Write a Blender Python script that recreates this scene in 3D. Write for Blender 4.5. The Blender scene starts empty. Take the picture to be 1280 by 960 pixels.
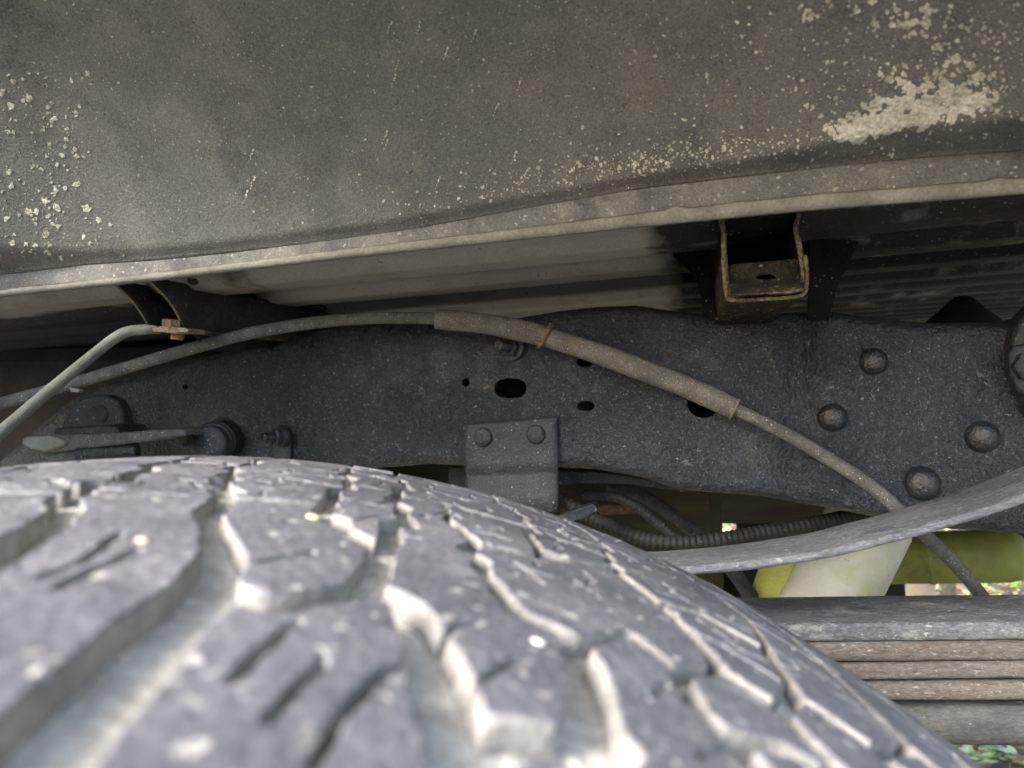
import bpy, bmesh, math, random
import numpy as np
from mathutils import Vector, Matrix, noise
from mathutils.geometry import delaunay_2d_cdt

random.seed(7)
rng = np.random.default_rng(7)
S = bpy.context.scene
COL = S.collection
F = 890.0          # focal length in photo pixels (1280 wide)
H = 0.815          # camera height above the ground

# ------------------------------------------------------------------ camera
cam_d = bpy.data.cameras.new('camera')
cam = bpy.data.objects.new('camera', cam_d)
COL.objects.link(cam)
cam.location = (0, 0, H)
cam.rotation_euler = (math.radians(90), 0, 0)
cam_d.sensor_width = 36
cam_d.lens = 36 * F / 1280
cam_d.clip_start = 0.004
cam_d.clip_end = 400
cam_d.dof.use_dof = True
cam_d.dof.focus_distance = 0.40
cam_d.dof.aperture_fstop = 12.5
S.camera = cam

# ------------------------------------------------------------------ light
SUN_EL, SUN_AZ = math.radians(34), math.radians(230)   # azimuth clockwise from +Y: behind the camera, to the left
w = bpy.data.worlds.new('World')
S.world = w
w.use_nodes = True
nt = w.node_tree
sky = nt.nodes.new('ShaderNodeTexSky')
sky.sky_type = 'NISHITA'
sky.sun_disc = False
sky.sun_elevation = SUN_EL
sky.sun_rotation = SUN_AZ
sky.air_density = 1.0
sky.dust_density = 3.0
bg = nt.nodes['Background']
bg.inputs['Strength'].default_value = 0.15
nt.links.new(sky.outputs['Color'], bg.inputs['Color'])
sun_d = bpy.data.lights.new('sun', 'SUN')
sun_d.energy = 1.5
sun_d.angle = math.radians(24)
sun_d.color = (1.0, 0.975, 0.94)
sun = bpy.data.objects.new('sun', sun_d)
COL.objects.link(sun)
sdir = Vector((math.sin(SUN_AZ) * math.cos(SUN_EL), math.cos(SUN_AZ) * math.cos(SUN_EL), math.sin(SUN_EL)))
sun.rotation_euler = sdir.to_track_quat('Z', 'Y').to_euler()
sun.location = sdir * 5
S.view_settings.view_transform = 'Standard'
S.view_settings.look = 'None'
S.view_settings.exposure = 2.3
S.view_settings.gamma = 1
S.render.engine = 'CYCLES'
S.cycles.max_bounces = 8
S.cycles.diffuse_bounces = 5

# ------------------------------------------------------------------ helpers
TT = 0.25                                    # the vehicle stands slightly turned: Y + TT*x = const along it
E1 = Vector((1, -TT, 0)).normalized()        # along the vehicle
E2 = Vector((TT, 1, 0)).normalized()         # across the vehicle, away from the camera


def at(px, py, Y):
    return Vector(((px - 640) / F * Y, Y, H - (py - 480) / F * Y))


def td(px, Y0, t=TT):
    return Y0 / (1 + t * (px - 640) / F)


def sm(a, b, x):
    x = min(1, max(0, (x - a) / (b - a)))
    return x * x * (3 - 2 * x)


def interp(pts, x):
    return float(np.interp(x, [p[0] for p in pts], [p[1] for p in pts]))


def catmull(P, n=8):
    P = [Vector(p) for p in P]
    out = []
    for i in range(len(P) - 1):
        p0 = P[i - 1] if i else P[0] * 2 - P[1]
        p3 = P[i + 2] if i + 2 < len(P) else P[-1] * 2 - P[-2]
        p1, p2 = P[i], P[i + 1]
        for k in range(n):
            t = k / n
            out.append(0.5 * ((2 * p1) + (p2 - p0) * t + (2 * p0 - 5 * p1 + 4 * p2 - p3) * t * t + (3 * p1 - p0 - 3 * p2 + p3) * t ** 3))
    out.append(P[-1])
    return out


def tag(o, label=None, cat=None, group=None, kind=None):
    if label: o['label'] = label
    if cat: o['category'] = cat
    if group: o['group'] = group
    if kind: o['kind'] = kind
    return o


def empty(name, loc, label, cat, group=None):
    o = bpy.data.objects.new(name, None)
    COL.objects.link(o)
    o.location = loc
    o.empty_display_size = 0.02
    return tag(o, label, cat, group)


def mesh_obj(name, verts, faces, mats, parent=None, origin=None, smooth=True, fmats=None, attrs=None, sharp=None):
    """verts are world positions; the mesh is stored about `origin` (or the parent's location)"""
    if origin is None:
        origin = parent.location.copy() if parent else Vector((0, 0, 0))
    base = parent.location if parent else Vector((0, 0, 0))
    if parent and parent.parent:
        base = parent.location + parent.parent.location
        origin = base.copy() if origin == parent.location else origin
    V = np.array([tuple(v) for v in verts], dtype=float) - np.array(tuple(origin))
    me = bpy.data.meshes.new(name)
    me.from_pydata(V.tolist(), [], faces)
    mats = mats if isinstance(mats, (list, tuple)) else [mats]
    for m in mats: me.materials.append(m)
    if fmats is not None:
        me.polygons.foreach_set('material_index', fmats)
    if smooth:
        me.polygons.foreach_set('use_smooth', [True] * len(me.polygons))
        if sharp: 
            me.set_sharp_from_angle(angle=math.radians(sharp))
    for k, a in (attrs or {}).items():
        at_ = me.attributes.new(k, 'FLOAT', 'POINT')
        at_.data.foreach_set('value', np.asarray(a, dtype=np.float32))
    me.update()
    o = bpy.data.objects.new(name, me)
    COL.objects.link(o)
    if parent:
        o.parent = parent
        o.location = Vector(origin) - base
    else:
        o.location = origin
    return o


def fix_normals(o):
    bm = bmesh.new(); bm.from_mesh(o.data)
    bmesh.ops.recalc_face_normals(bm, faces=bm.faces)
    bm.to_mesh(o.data); bm.free()
    return o


def solidify(o, th, off=0, rim=None):
    m = o.modifiers.new('thickness', 'SOLIDIFY')
    m.thickness = th; m.offset = off
    if rim is not None: m.material_offset_rim = rim
    return o


def bevel(o, wd, seg=2, ang=35):
    m = o.modifiers.new('edge', 'BEVEL')
    m.width = wd; m.segments = seg; m.limit_method = 'ANGLE'; m.angle_limit = math.radians(ang)
    return o


def grid_faces(nu, nv, close_u=False):
    fs = []
    for i in range(nu if close_u else nu - 1):
        for j in range(nv - 1):
            a, b = i * nv + j, ((i + 1) % nu) * nv + j
            fs.append((a, b, b + 1, a + 1))
    return fs


def tube(name, path, rad, mat, parent=None, segs=16, caps=True, origin=None, flat=None, wob=0):
    """path: world points; rad: number or function of 0..1; flat(t) squashes the section"""
    path = [Vector(p) for p in path]
    n = len(path)
    up = Vector((0, 0.3, 1)).normalized()
    V, Fc = [], []
    for i, p in enumerate(path):
        d = (path[min(i + 1, n - 1)] - path[max(i - 1, 0)]).normalized()
        s = d.cross(up).normalized()
        u = s.cross(d).normalized()
        t = i / (n - 1)
        r = rad(t) if callable(rad) else rad
        fl = flat(t) if flat else (1, 1)
        for k in range(segs):
            a = 2 * math.pi * k / segs
            q = p + (s * math.cos(a) * fl[0] + u * math.sin(a) * fl[1]) * r
            if wob: q += Vector((0, 0, 1)) * wob * (noise.noise(q * 60))
            V.append(q)
    for i in range(n - 1):
        for k in range(segs):
            a, b = i * segs + k, i * segs + (k + 1) % segs
            Fc.append((a, b, b + segs, a + segs))
    if caps:
        Fc.append(tuple(range(segs)))
        Fc.append(tuple(reversed(range((n - 1) * segs, n * segs))))
    o = mesh_obj(name, V, Fc, mat, parent, origin=origin, sharp=50)
    return fix_normals(o)


def slab(name, outline, Yf, depth, mat, parent=None, origin=None, bev=0.0012, direc=E2, seg=2):
    """a plate whose front face is the photo outline at distance Yf (number or function), running `depth` back"""
    P = [at(x, y, Yf(x) if callable(Yf) else Yf) for x, y in outline]
    n = len(P)
    V = P + [p + direc * depth for p in P]
    Fc = [tuple(range(n)), tuple(reversed(range(n, 2 * n)))]
    for i in range(n):
        j = (i + 1) % n
        Fc.append((i, i + n, j + n, j))
    o = mesh_obj(name, V, Fc, mat, parent, origin=origin, sharp=30)
    fix_normals(o)
    if bev: bevel(o, bev, seg)
    return o


def lathe(name, base, axis, prof, mat, parent=None, segs=28, origin=None, sharp=40, phase=0):
    """prof: list of (distance along axis, radius) from base"""
    axis = axis.normalized()
    s = axis.cross(Vector((0, 0, 1)))
    s = s.normalized() if s.length > 1e-4 else Vector((1, 0, 0))
    u = s.cross(axis).normalized()
    V, Fc = [], []
    for h, r in prof:
        for k in range(segs):
            a = 2 * math.pi * k / segs + phase
            V.append(base + axis * h + (s * math.cos(a) + u * math.sin(a)) * r)
    for i in range(len(prof) - 1):
        for k in range(segs):
            a, b = i * segs + k, i * segs + (k + 1) % segs
            Fc.append((a, b, b + segs, a + segs))
    Fc.append(tuple(range(segs)))
    Fc.append(tuple(reversed(range((len(prof) - 1) * segs, len(prof) * segs))))
    return fix_normals(mesh_obj(name, V, Fc, mat, parent, origin=origin, sharp=sharp))


# ------------------------------------------------------------------ materials
def N(nt, t, **kw):
    n = nt.nodes.new('ShaderNode' + t)
    for k, v in kw.items(): setattr(n, k, v)
    return n


def mat(name, c1, c2, scale=40, rough=0.7, rough2=None, bump=(300, 0.0004), bump2=None, specks=(), attr=(), stretch=(1, 1, 1), metallic=0,
        contrast=(0.35, 0.65), spec=0.4, patches=(), grit=None, blobs=(), grain=()):
    """procedural surface. specks (colour, scale, size, density); patches (colour, scale, lo, hi); attr (attribute, colour, noise scale, softness);
    grit (scale, amount): fine light/dark mottling; blobs (attribute, colour, scale, size, stretch): flakes as frequent as the attribute says"""
    m = bpy.data.materials.new(name)
    m.use_nodes = True
    nt = m.node_tree
    L = nt.links.new
    bs = nt.nodes['Principled BSDF']
    bs.inputs['Metallic'].default_value = metallic
    bs.inputs['Specular IOR Level'].default_value = spec
    tc = N(nt, 'TexCoord')
    mp = N(nt, 'Mapping')
    mp.inputs['Scale'].default_value = stretch
    L(tc.outputs['Object'], mp.inputs['Vector'])
    vec = mp.outputs['Vector']

    def noise_(sc, det=4, ro=0.6, dist=0.0):
        n = N(nt, 'TexNoise')
        n.inputs['Scale'].default_value = sc
        n.inputs['Detail'].default_value = det
        n.inputs['Roughness'].default_value = ro
        n.inputs['Distortion'].default_value = dist
        L(vec, n.inputs['Vector'])
        return n.outputs['Fac']

    def ramp(val, lo, hi, a=0.0, b=1.0):
        r = N(nt, 'MapRange')
        r.clamp = True
        L(val, r.inputs['Value'])
        r.inputs['From Min'].default_value = lo
        r.inputs['From Max'].default_value = hi
        r.inputs['To Min'].default_value = a
        r.inputs['To Max'].default_value = b
        return r.outputs['Result']

    def mix(fac, a, b, bt='MIX'):
        x = N(nt, 'Mix', data_type='RGBA', blend_type=bt)
        if hasattr(fac, 'links'): L(fac, x.inputs['Factor'])
        else: x.inputs['Factor'].default_value = fac
        for s, v in ((6, a), (7, b)):
            if hasattr(v, 'links'): L(v, x.inputs[s])
            else: x.inputs[s].default_value = (*v, 1)
        return x.outputs[2]

    def math_(op, a, b=None):
        x = N(nt, 'Math', operation=op)
        for i, v in enumerate((a, b)):
            if v is None: continue
            if hasattr(v, 'links'): L(v, x.inputs[i])
            else: x.inputs[i].default_value = v
        return x.outputs[0]

    base_n = noise_(scale)
    col = mix(ramp(base_n, *contrast), c1, c2)
    bn = noise_(bump[0], 3, 0.65)
    height = math_('MULTIPLY', bn, bump[1])
    if bump2:
        height = math_('ADD', height, math_('MULTIPLY', noise_(bump2[0], 2, 0.5), bump2[1]))
    for pc, psc, lo, hi in patches:
        col = mix(ramp(noise_(psc, 6, 0.65, 0.3), lo, hi), col, pc)
    for an, ac, nsc, soft in attr:
        a = N(nt, 'Attribute'); a.attribute_name = an
        v = math_('SUBTRACT', math_('ADD', noise_(nsc, 6, 0.62, 0.2), a.outputs['Fac']), 1.0)
        col = mix(ramp(v, 0.0, soft), col, ac)
    if grit:
        gs = noise_(grit[0], 3, 0.7)
        gv = ramp(gs, 0.32, 0.68, 1 - grit[1], 1 + grit[1])
        cb = N(nt, 'CombineColor')
        for i in range(3): L(gv, cb.inputs[i])
        col = mix(1.0, col, cb.outputs[0], 'MULTIPLY')
    for gc, gsc, thr, am in grain:      # fine clustered dust grains and scratches
        n1 = noise_(gsc, 2, 0.8, 1.2)
        gf = math_('MULTIPLY', ramp(n1, thr, thr + 0.05), ramp(base_n, 0.3, 0.7, am * 0.5, am))
        col = mix(gf, col, gc)
        height = math_('ADD', height, math_('MULTIPLY', gf, 0.0002))
    if specks or blobs:
        wn = N(nt, 'TexNoise'); wn.inputs['Scale'].default_value = 420; wn.inputs['Detail'].default_value = 2
        L(vec, wn.inputs['Vector'])
        wsub = N(nt, 'VectorMath', operation='SUBTRACT'); L(wn.outputs['Color'], wsub.inputs[0]); wsub.inputs[1].default_value = (0.5, 0.5, 0.5)
    for k, (sc_, ssc, size, dens) in enumerate(specks):
        vo = N(nt, 'TexVoronoi')
        vo.inputs['Scale'].default_value = ssc
        sc2 = N(nt, 'VectorMath', operation='SCALE'); sc2.inputs['Scale'].default_value = 1.6 / ssc
        ds = N(nt, 'VectorMath', operation='ADD')
        L(wsub.outputs[0], sc2.inputs[0]); L(vec, ds.inputs[0]); L(sc2.outputs[0], ds.inputs[1])
        L(ds.outputs[0], vo.inputs['Vector'])
        sepc = N(nt, 'SeparateColor'); L(vo.outputs['Color'], sepc.inputs[0])
        lim = math_('MULTIPLY', math_('POWER', sepc.outputs[0], 2.0), size)
        gate = math_('GREATER_THAN', math_('ADD', sepc.outputs[1], math_('MULTIPLY', base_n, 0.8)), 1.4 - dens)
        f_ = math_('MULTIPLY', ramp(math_('SUBTRACT', lim, vo.outputs['Distance']), 0.0, 0.08), gate)
        col = mix(math_('MULTIPLY', f_, math_('ADD', math_('MULTIPLY', sepc.outputs[2], 0.6), 0.35)), col, sc_)
    for an, bc, bsc, size, st in blobs:
        a = N(nt, 'Attribute'); a.attribute_name = an
        vo = N(nt, 'TexVoronoi')
        vo.inputs['Scale'].default_value = bsc
        sc2 = N(nt, 'VectorMath', operation='SCALE'); sc2.inputs['Scale'].default_value = 2.2 / max(bsc, 160)
        ds = N(nt, 'VectorMath', operation='ADD')
        L(wsub.outputs[0], sc2.inputs[0]); L(vec, ds.inputs[0]); L(sc2.outputs[0], ds.inputs[1])
        m2 = N(nt, 'Mapping'); m2.inputs['Rotation'].default_value = (0, math.radians(-20), 0); m2.inputs['Scale'].default_value = st
        L(ds.outputs[0], m2.inputs['Vector'])
        L(m2.outputs['Vector'], vo.inputs['Vector'])
        sepc = N(nt, 'SeparateColor'); L(vo.outputs['Color'], sepc.inputs[0])
        gate = math_('LESS_THAN', sepc.outputs[0], a.outputs['Fac'])
        lim = math_('ADD', math_('MULTIPLY', math_('POWER', sepc.outputs[1], 1.5), size), math_('MULTIPLY', ramp(a.outputs['Fac'], 0.88, 1.0), 0.75))
        f_ = math_('MULTIPLY', ramp(math_('SUBTRACT', lim, vo.outputs['Distance']), 0.0, 0.05), gate)
        f2 = math_('MULTIPLY', f_, ramp(noise_(260, 3, 0.7), 0.30, 0.44))
        col = mix(math_('MULTIPLY', f2, 0.92), col, bc)
        height = math_('ADD', height, math_('MULTIPLY', f_, 0.0003))
    L(col, bs.inputs['Base Color'])
    if rough2 is None: rough2 = min(1, rough + 0.15)
    L(ramp(bn, 0.35, 0.65, rough, rough2), bs.inputs['Roughness'])
    bu = N(nt, 'Bump')
    bu.inputs['Distance'].default_value = 1.0
    bu.inputs['Strength'].default_value = 1.0
    L(height, bu.inputs['Height'])
    L(bu.outputs['Normal'], bs.inputs['Normal'])
    return m


PALE = (0.42, 0.42, 0.38)
M = {}
M['frame'] = mat('undercoated_steel', (0.010, 0.0125, 0.018), (0.030, 0.034, 0.042), 18, 0.28, 0.55, bump=(460, 0.0024), bump2=(170, 0.0028), grit=(800, 0.6),
                 specks=[((0.45, 0.45, 0.43), 420, 0.30, 0.18)], grain=[((0.29, 0.295, 0.29), 620, 0.61, 0.8), ((0.24, 0.24, 0.22), 150, 0.655, 0.6), ((0.075, 0.08, 0.09), 240, 0.57, 0.6)], spec=0.55,
                 attr=[('dust', (0.11, 0.107, 0.097), 60, 0.5), ('green', (0.16, 0.17, 0.085), 130, 0.2)])
M['rivet'] = mat('undercoated_rivet', (0.008, 0.010, 0.013), (0.022, 0.025, 0.03), 60, 0.28, 0.45, bump=(380, 0.0012), grit=(900, 0.4), spec=0.7,
                 grain=[((0.22, 0.22, 0.215), 620, 0.63, 0.8)], attr=[])
M['frame_plain'] = mat('painted_black_steel', (0.014, 0.016, 0.019), (0.032, 0.034, 0.037), 50, 0.45, bump=(400, 0.0009), grit=(900, 0.4),
                       specks=[((0.36, 0.36, 0.34), 520, 0.35, 0.3)], grain=[((0.24, 0.24, 0.23), 600, 0.62, 0.7)])
M['bracket'] = mat('dusty_black_bracket', (0.018, 0.021, 0.026), (0.037, 0.041, 0.047), 30, 0.42, bump=(500, 0.0008), bump2=(90, 0.0008), grit=(800, 0.35),
                   specks=[((0.42, 0.42, 0.40), 560, 0.38, 0.32)], grain=[((0.24, 0.245, 0.24), 650, 0.62, 0.7)])
M['panel'] = mat('wheel_housing_coating', (0.118, 0.123, 0.116), (0.180, 0.180, 0.163), 9, 0.62, 0.8, bump=(700, 0.0008), bump2=(60, 0.0006), grit=(1100, 0.34),
                 patches=[((0.205, 0.20, 0.175), 34, 0.50, 0.74), ((0.085, 0.091, 0.087), 20, 0.52, 0.72)],
                 attr=[('mud', (0.15, 0.132, 0.10), 30, 0.5), ('black', (0.035, 0.037, 0.04), 55, 0.35), ('grey', (0.24, 0.24, 0.225), 70, 0.45)],
                 specks=[((0.46, 0.44, 0.37), 650, 0.40, 0.35), ((0.03, 0.03, 0.03), 300, 0.25, 0.3)],
                 grain=[((0.30, 0.29, 0.24), 700, 0.57, 0.7), ((0.25, 0.23, 0.175), 190, 0.60, 0.5), ((0.045, 0.046, 0.045), 420, 0.60, 0.5)])
M['crust'] = mat('pale_crust', (0.44, 0.42, 0.34), (0.72, 0.69, 0.60), 70, 0.8, bump=(400, 0.002), grit=(700, 0.3), patches=[((0.30, 0.28, 0.22), 110, 0.56, 0.68)], specks=[((0.14, 0.13, 0.10), 420, 0.42, 0.45)])
M['flange'] = mat('dusty_grey_flange', (0.115, 0.118, 0.112), (0.19, 0.188, 0.172), 30, 0.7, bump=(400, 0.0009), grit=(900, 0.3),
                  patches=[((0.08, 0.08, 0.08), 40, 0.54, 0.7), ((0.24, 0.235, 0.205), 60, 0.56, 0.7)], specks=[((0.45, 0.43, 0.38), 500, 0.5, 0.5)])
M['lip'] = mat('pale_seam_sealer', (0.16, 0.156, 0.135), (0.26, 0.25, 0.215), 60, 0.75, bump=(300, 0.0006), grit=(700, 0.2))
M['floor'] = mat('primed_floor_steel', (0.30, 0.28, 0.235), (0.42, 0.395, 0.33), 9, 0.6, bump=(500, 0.0003), grit=(900, 0.15),
                 patches=[((0.22, 0.215, 0.15), 18, 0.52, 0.7)],
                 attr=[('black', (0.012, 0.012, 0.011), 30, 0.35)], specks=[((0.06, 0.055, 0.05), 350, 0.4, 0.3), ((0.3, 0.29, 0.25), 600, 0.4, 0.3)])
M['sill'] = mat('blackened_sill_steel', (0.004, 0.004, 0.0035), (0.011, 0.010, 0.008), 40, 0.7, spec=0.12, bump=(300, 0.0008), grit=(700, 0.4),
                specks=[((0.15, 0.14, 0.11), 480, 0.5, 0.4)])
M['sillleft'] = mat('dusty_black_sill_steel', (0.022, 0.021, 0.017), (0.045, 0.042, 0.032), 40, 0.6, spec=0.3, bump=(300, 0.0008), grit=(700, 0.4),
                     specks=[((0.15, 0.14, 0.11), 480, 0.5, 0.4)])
M['rimdark'] = mat('rusty_dirty_edge', (0.05, 0.035, 0.02), (0.17, 0.13, 0.08), 150, 0.8, bump=(450, 0.0018), grit=(600, 0.5))
M['rimrust'] = mat('dusty_rusty_edge', (0.12, 0.09, 0.055), (0.27, 0.23, 0.16), 120, 0.8, bump=(500, 0.001), grit=(700, 0.3))
M['rust'] = mat('rust', (0.13, 0.070, 0.040), (0.24, 0.155, 0.10), 160, 0.85, bump=(600, 0.0016), patches=[((0.35, 0.3, 0.2), 200, 0.55, 0.7)], grit=(900, 0.3))
M['rustydark'] = mat('dirty_rusted_steel', (0.012, 0.011, 0.008), (0.045, 0.036, 0.02), 90, 0.8, spec=0.2, bump=(350, 0.0025), grit=(600, 0.5),
                     patches=[((0.16, 0.10, 0.05), 130, 0.58, 0.7)], specks=[((0.4, 0.36, 0.28), 420, 0.5, 0.5)])
M['hose'] = mat('dusty_rubber_hose', (0.078, 0.079, 0.074), (0.135, 0.134, 0.124), 120, 0.8, bump=(900, 0.0007), grit=(1200, 0.35),
                specks=[((0.42, 0.40, 0.34), 900, 0.5, 0.5)])
M['hosedark'] = mat('grimy_rubber_hose', (0.035, 0.036, 0.034), (0.08, 0.08, 0.074), 80, 0.7, bump=(900, 0.0007), grit=(1000, 0.35),
                    specks=[((0.30, 0.29, 0.26), 800, 0.5, 0.4)])
M['sleeve'] = mat('dusty_brown_sleeve', (0.112, 0.103, 0.088), (0.18, 0.168, 0.145), 90, 0.85, bump=(800, 0.0010), grit=(1100, 0.38),
                  patches=[((0.17, 0.115, 0.075), 60, 0.55, 0.75)], specks=[((0.42, 0.39, 0.32), 900, 0.5, 0.5)])
M['pipe'] = mat('galvanised_pipe', (0.16, 0.162, 0.135), (0.25, 0.25, 0.215), 60, 0.55, bump=(700, 0.0006), patches=[((0.15, 0.155, 0.09), 50, 0.55, 0.7)], grit=(1000, 0.2))
M['conduit'] = mat('ribbed_black_plastic', (0.008, 0.008, 0.0075), (0.024, 0.023, 0.020), 60, 0.6, bump=(700, 0.0003),
                   specks=[((0.22, 0.21, 0.18), 700, 0.35, 0.2)])
M['leaf_top'] = mat('grey_spring_steel', (0.10, 0.10, 0.105), (0.20, 0.20, 0.20), 45, 0.5, bump=(330, 0.0014), stretch=(0.45, 1, 1), grit=(900, 0.4),
                    patches=[((0.30, 0.30, 0.27), 60, 0.56, 0.66), ((0.055, 0.06, 0.08), 50, 0.54, 0.7)], specks=[((0.5, 0.49, 0.46), 420, 0.36, 0.4)], grain=[((0.40, 0.40, 0.375), 520, 0.60, 0.8), ((0.06, 0.06, 0.065), 420, 0.62, 0.5)])
M['leaf_blue'] = mat('helper_spring_steel', (0.13, 0.135, 0.145), (0.23, 0.23, 0.235), 60, 0.5, bump=(420, 0.0012), stretch=(0.3, 1, 1), grit=(900, 0.35),
                     patches=[((0.085, 0.09, 0.12), 60, 0.54, 0.7)], specks=[((0.5, 0.49, 0.46), 520, 0.36, 0.4)], grain=[((0.40, 0.40, 0.375), 520, 0.60, 0.8), ((0.06, 0.06, 0.065), 420, 0.62, 0.5)])
M['leaf_rust'] = mat('rusty_spring_steel', (0.125, 0.105, 0.083), (0.20, 0.175, 0.145), 30, 0.6, bump=(350, 0.0010), stretch=(0.3, 1, 1), grit=(800, 0.35),
                     patches=[((0.155, 0.10, 0.064), 40, 0.53, 0.68), ((0.12, 0.125, 0.115), 28, 0.54, 0.68)], specks=[((0.44, 0.42, 0.36), 420, 0.36, 0.4)], grain=[((0.40, 0.40, 0.375), 520, 0.60, 0.8), ((0.06, 0.06, 0.065), 420, 0.62, 0.5)])
M['leaf_dark'] = mat('sooty_spring_steel', (0.085, 0.085, 0.08), (0.21, 0.195, 0.165), 22, 0.6, bump=(350, 0.0010), stretch=(0.35, 1, 1), grit=(800, 0.3),
                     patches=[((0.05, 0.052, 0.055), 30, 0.55, 0.7)], specks=[((0.4, 0.38, 0.33), 420, 0.4, 0.4)])
M['rubber'] = mat('worn_tyre_rubber', (0.112, 0.115, 0.135), (0.195, 0.197, 0.220), 30, 0.38, 0.62, bump=(420, 0.0007), bump2=(90, 0.0003), grit=(600, 0.25),  # blue tint and bright specks paint in sky reflection and glints
                  specks=[((0.55, 0.54, 0.51), 330, 0.5, 0.6), ((0.05, 0.05, 0.055), 260, 0.35, 0.4), ((0.60, 0.60, 0.58), 170, 0.24, 0.12)], spec=0.5,
                  patches=[((0.33, 0.33, 0.335), 45, 0.56, 0.75), ((0.10, 0.10, 0.115), 140, 0.60, 0.72)], grain=[((0.5, 0.5, 0.48), 330, 0.63, 0.7), ((0.06, 0.06, 0.065), 330, 0.63, 0.5)])
M['groove'] = mat('dusty_groove_rubber', (0.50, 0.49, 0.45), (0.72, 0.71, 0.66), 70, 0.8, bump=(400, 0.0012), patches=[((0.26, 0.245, 0.22), 50, 0.56, 0.7)], grit=(600, 0.25))
M['wall'] = mat('dusty_block_side', (0.17, 0.166, 0.158), (0.31, 0.30, 0.285), 60, 0.7, bump=(400, 0.0009), patches=[((0.15, 0.14, 0.13), 60, 0.55, 0.7)], grit=(600, 0.25))
M['white'] = mat('white_shock_paint', (0.48, 0.48, 0.39), (0.60, 0.60, 0.50), 30, 0.4, bump=(400, 0.0002), patches=[((0.40, 0.43, 0.20), 20, 0.50, 0.68)], grain=[((0.2, 0.18, 0.1), 260, 0.66, 0.6)],  # lime patches paint the green reflection onto the white tube
                 specks=[((0.08, 0.07, 0.05), 180, 0.28, 0.35)])
M['olive'] = mat('olive_reflection_steel', (0.14, 0.15, 0.030), (0.24, 0.26, 0.055), 25, 0.45, bump=(400, 0.0004), patches=[((0.08, 0.08, 0.03), 30, 0.55, 0.75)],  # olive steel, with reflected ground greenery painted into its yellow-green
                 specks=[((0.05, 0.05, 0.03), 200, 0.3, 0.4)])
M['lime'] = mat('lime_reflection_steel', (0.34, 0.37, 0.07), (0.50, 0.53, 0.12), 25, 0.45, bump=(400, 0.0006), patches=[((0.15, 0.15, 0.05), 40, 0.55, 0.75)], specks=[((0.05, 0.05, 0.03), 200, 0.3, 0.4)])  # glare of the greenery put into the steel's colour
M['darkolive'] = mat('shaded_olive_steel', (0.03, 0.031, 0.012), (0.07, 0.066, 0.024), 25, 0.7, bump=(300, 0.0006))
M['brown'] = mat('brown_crossmember', (0.022, 0.019, 0.010), (0.07, 0.055, 0.026), 20, 0.7, bump=(200, 0.0005), stretch=(0.2, 1, 1))
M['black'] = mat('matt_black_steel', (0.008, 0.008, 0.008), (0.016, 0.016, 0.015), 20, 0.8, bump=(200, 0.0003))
M['ground'] = mat('forest_soil', (0.12, 0.108, 0.09), (0.24, 0.22, 0.185), 12, 0.9, bump=(60, 0.01))
M['l1'] = mat('dry_leaf_tan', (0.42, 0.31, 0.19), (0.55, 0.44, 0.31), 20, 0.7)
M['l2'] = mat('dry_leaf_brown', (0.24, 0.12, 0.07), (0.38, 0.22, 0.14), 20, 0.7)
M['l3'] = mat('green_leaf', (0.14, 0.26, 0.04), (0.30, 0.42, 0.07), 20, 0.5)
M['l4'] = mat('yellow_leaf', (0.50, 0.52, 0.18), (0.62, 0.60, 0.32), 20, 0.5)
M['pinkfleck'] = mat('dry_petal', (0.62, 0.42, 0.28), (0.70, 0.52, 0.4), 200, 0.7)
M['whitefleck'] = mat('pale_chip', (0.75, 0.78, 0.78), (0.85, 0.85, 0.83), 200, 0.6)
M['yellowfleck'] = mat('yellow_seed', (0.60, 0.58, 0.30), (0.70, 0.68, 0.4), 200, 0.6)

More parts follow.
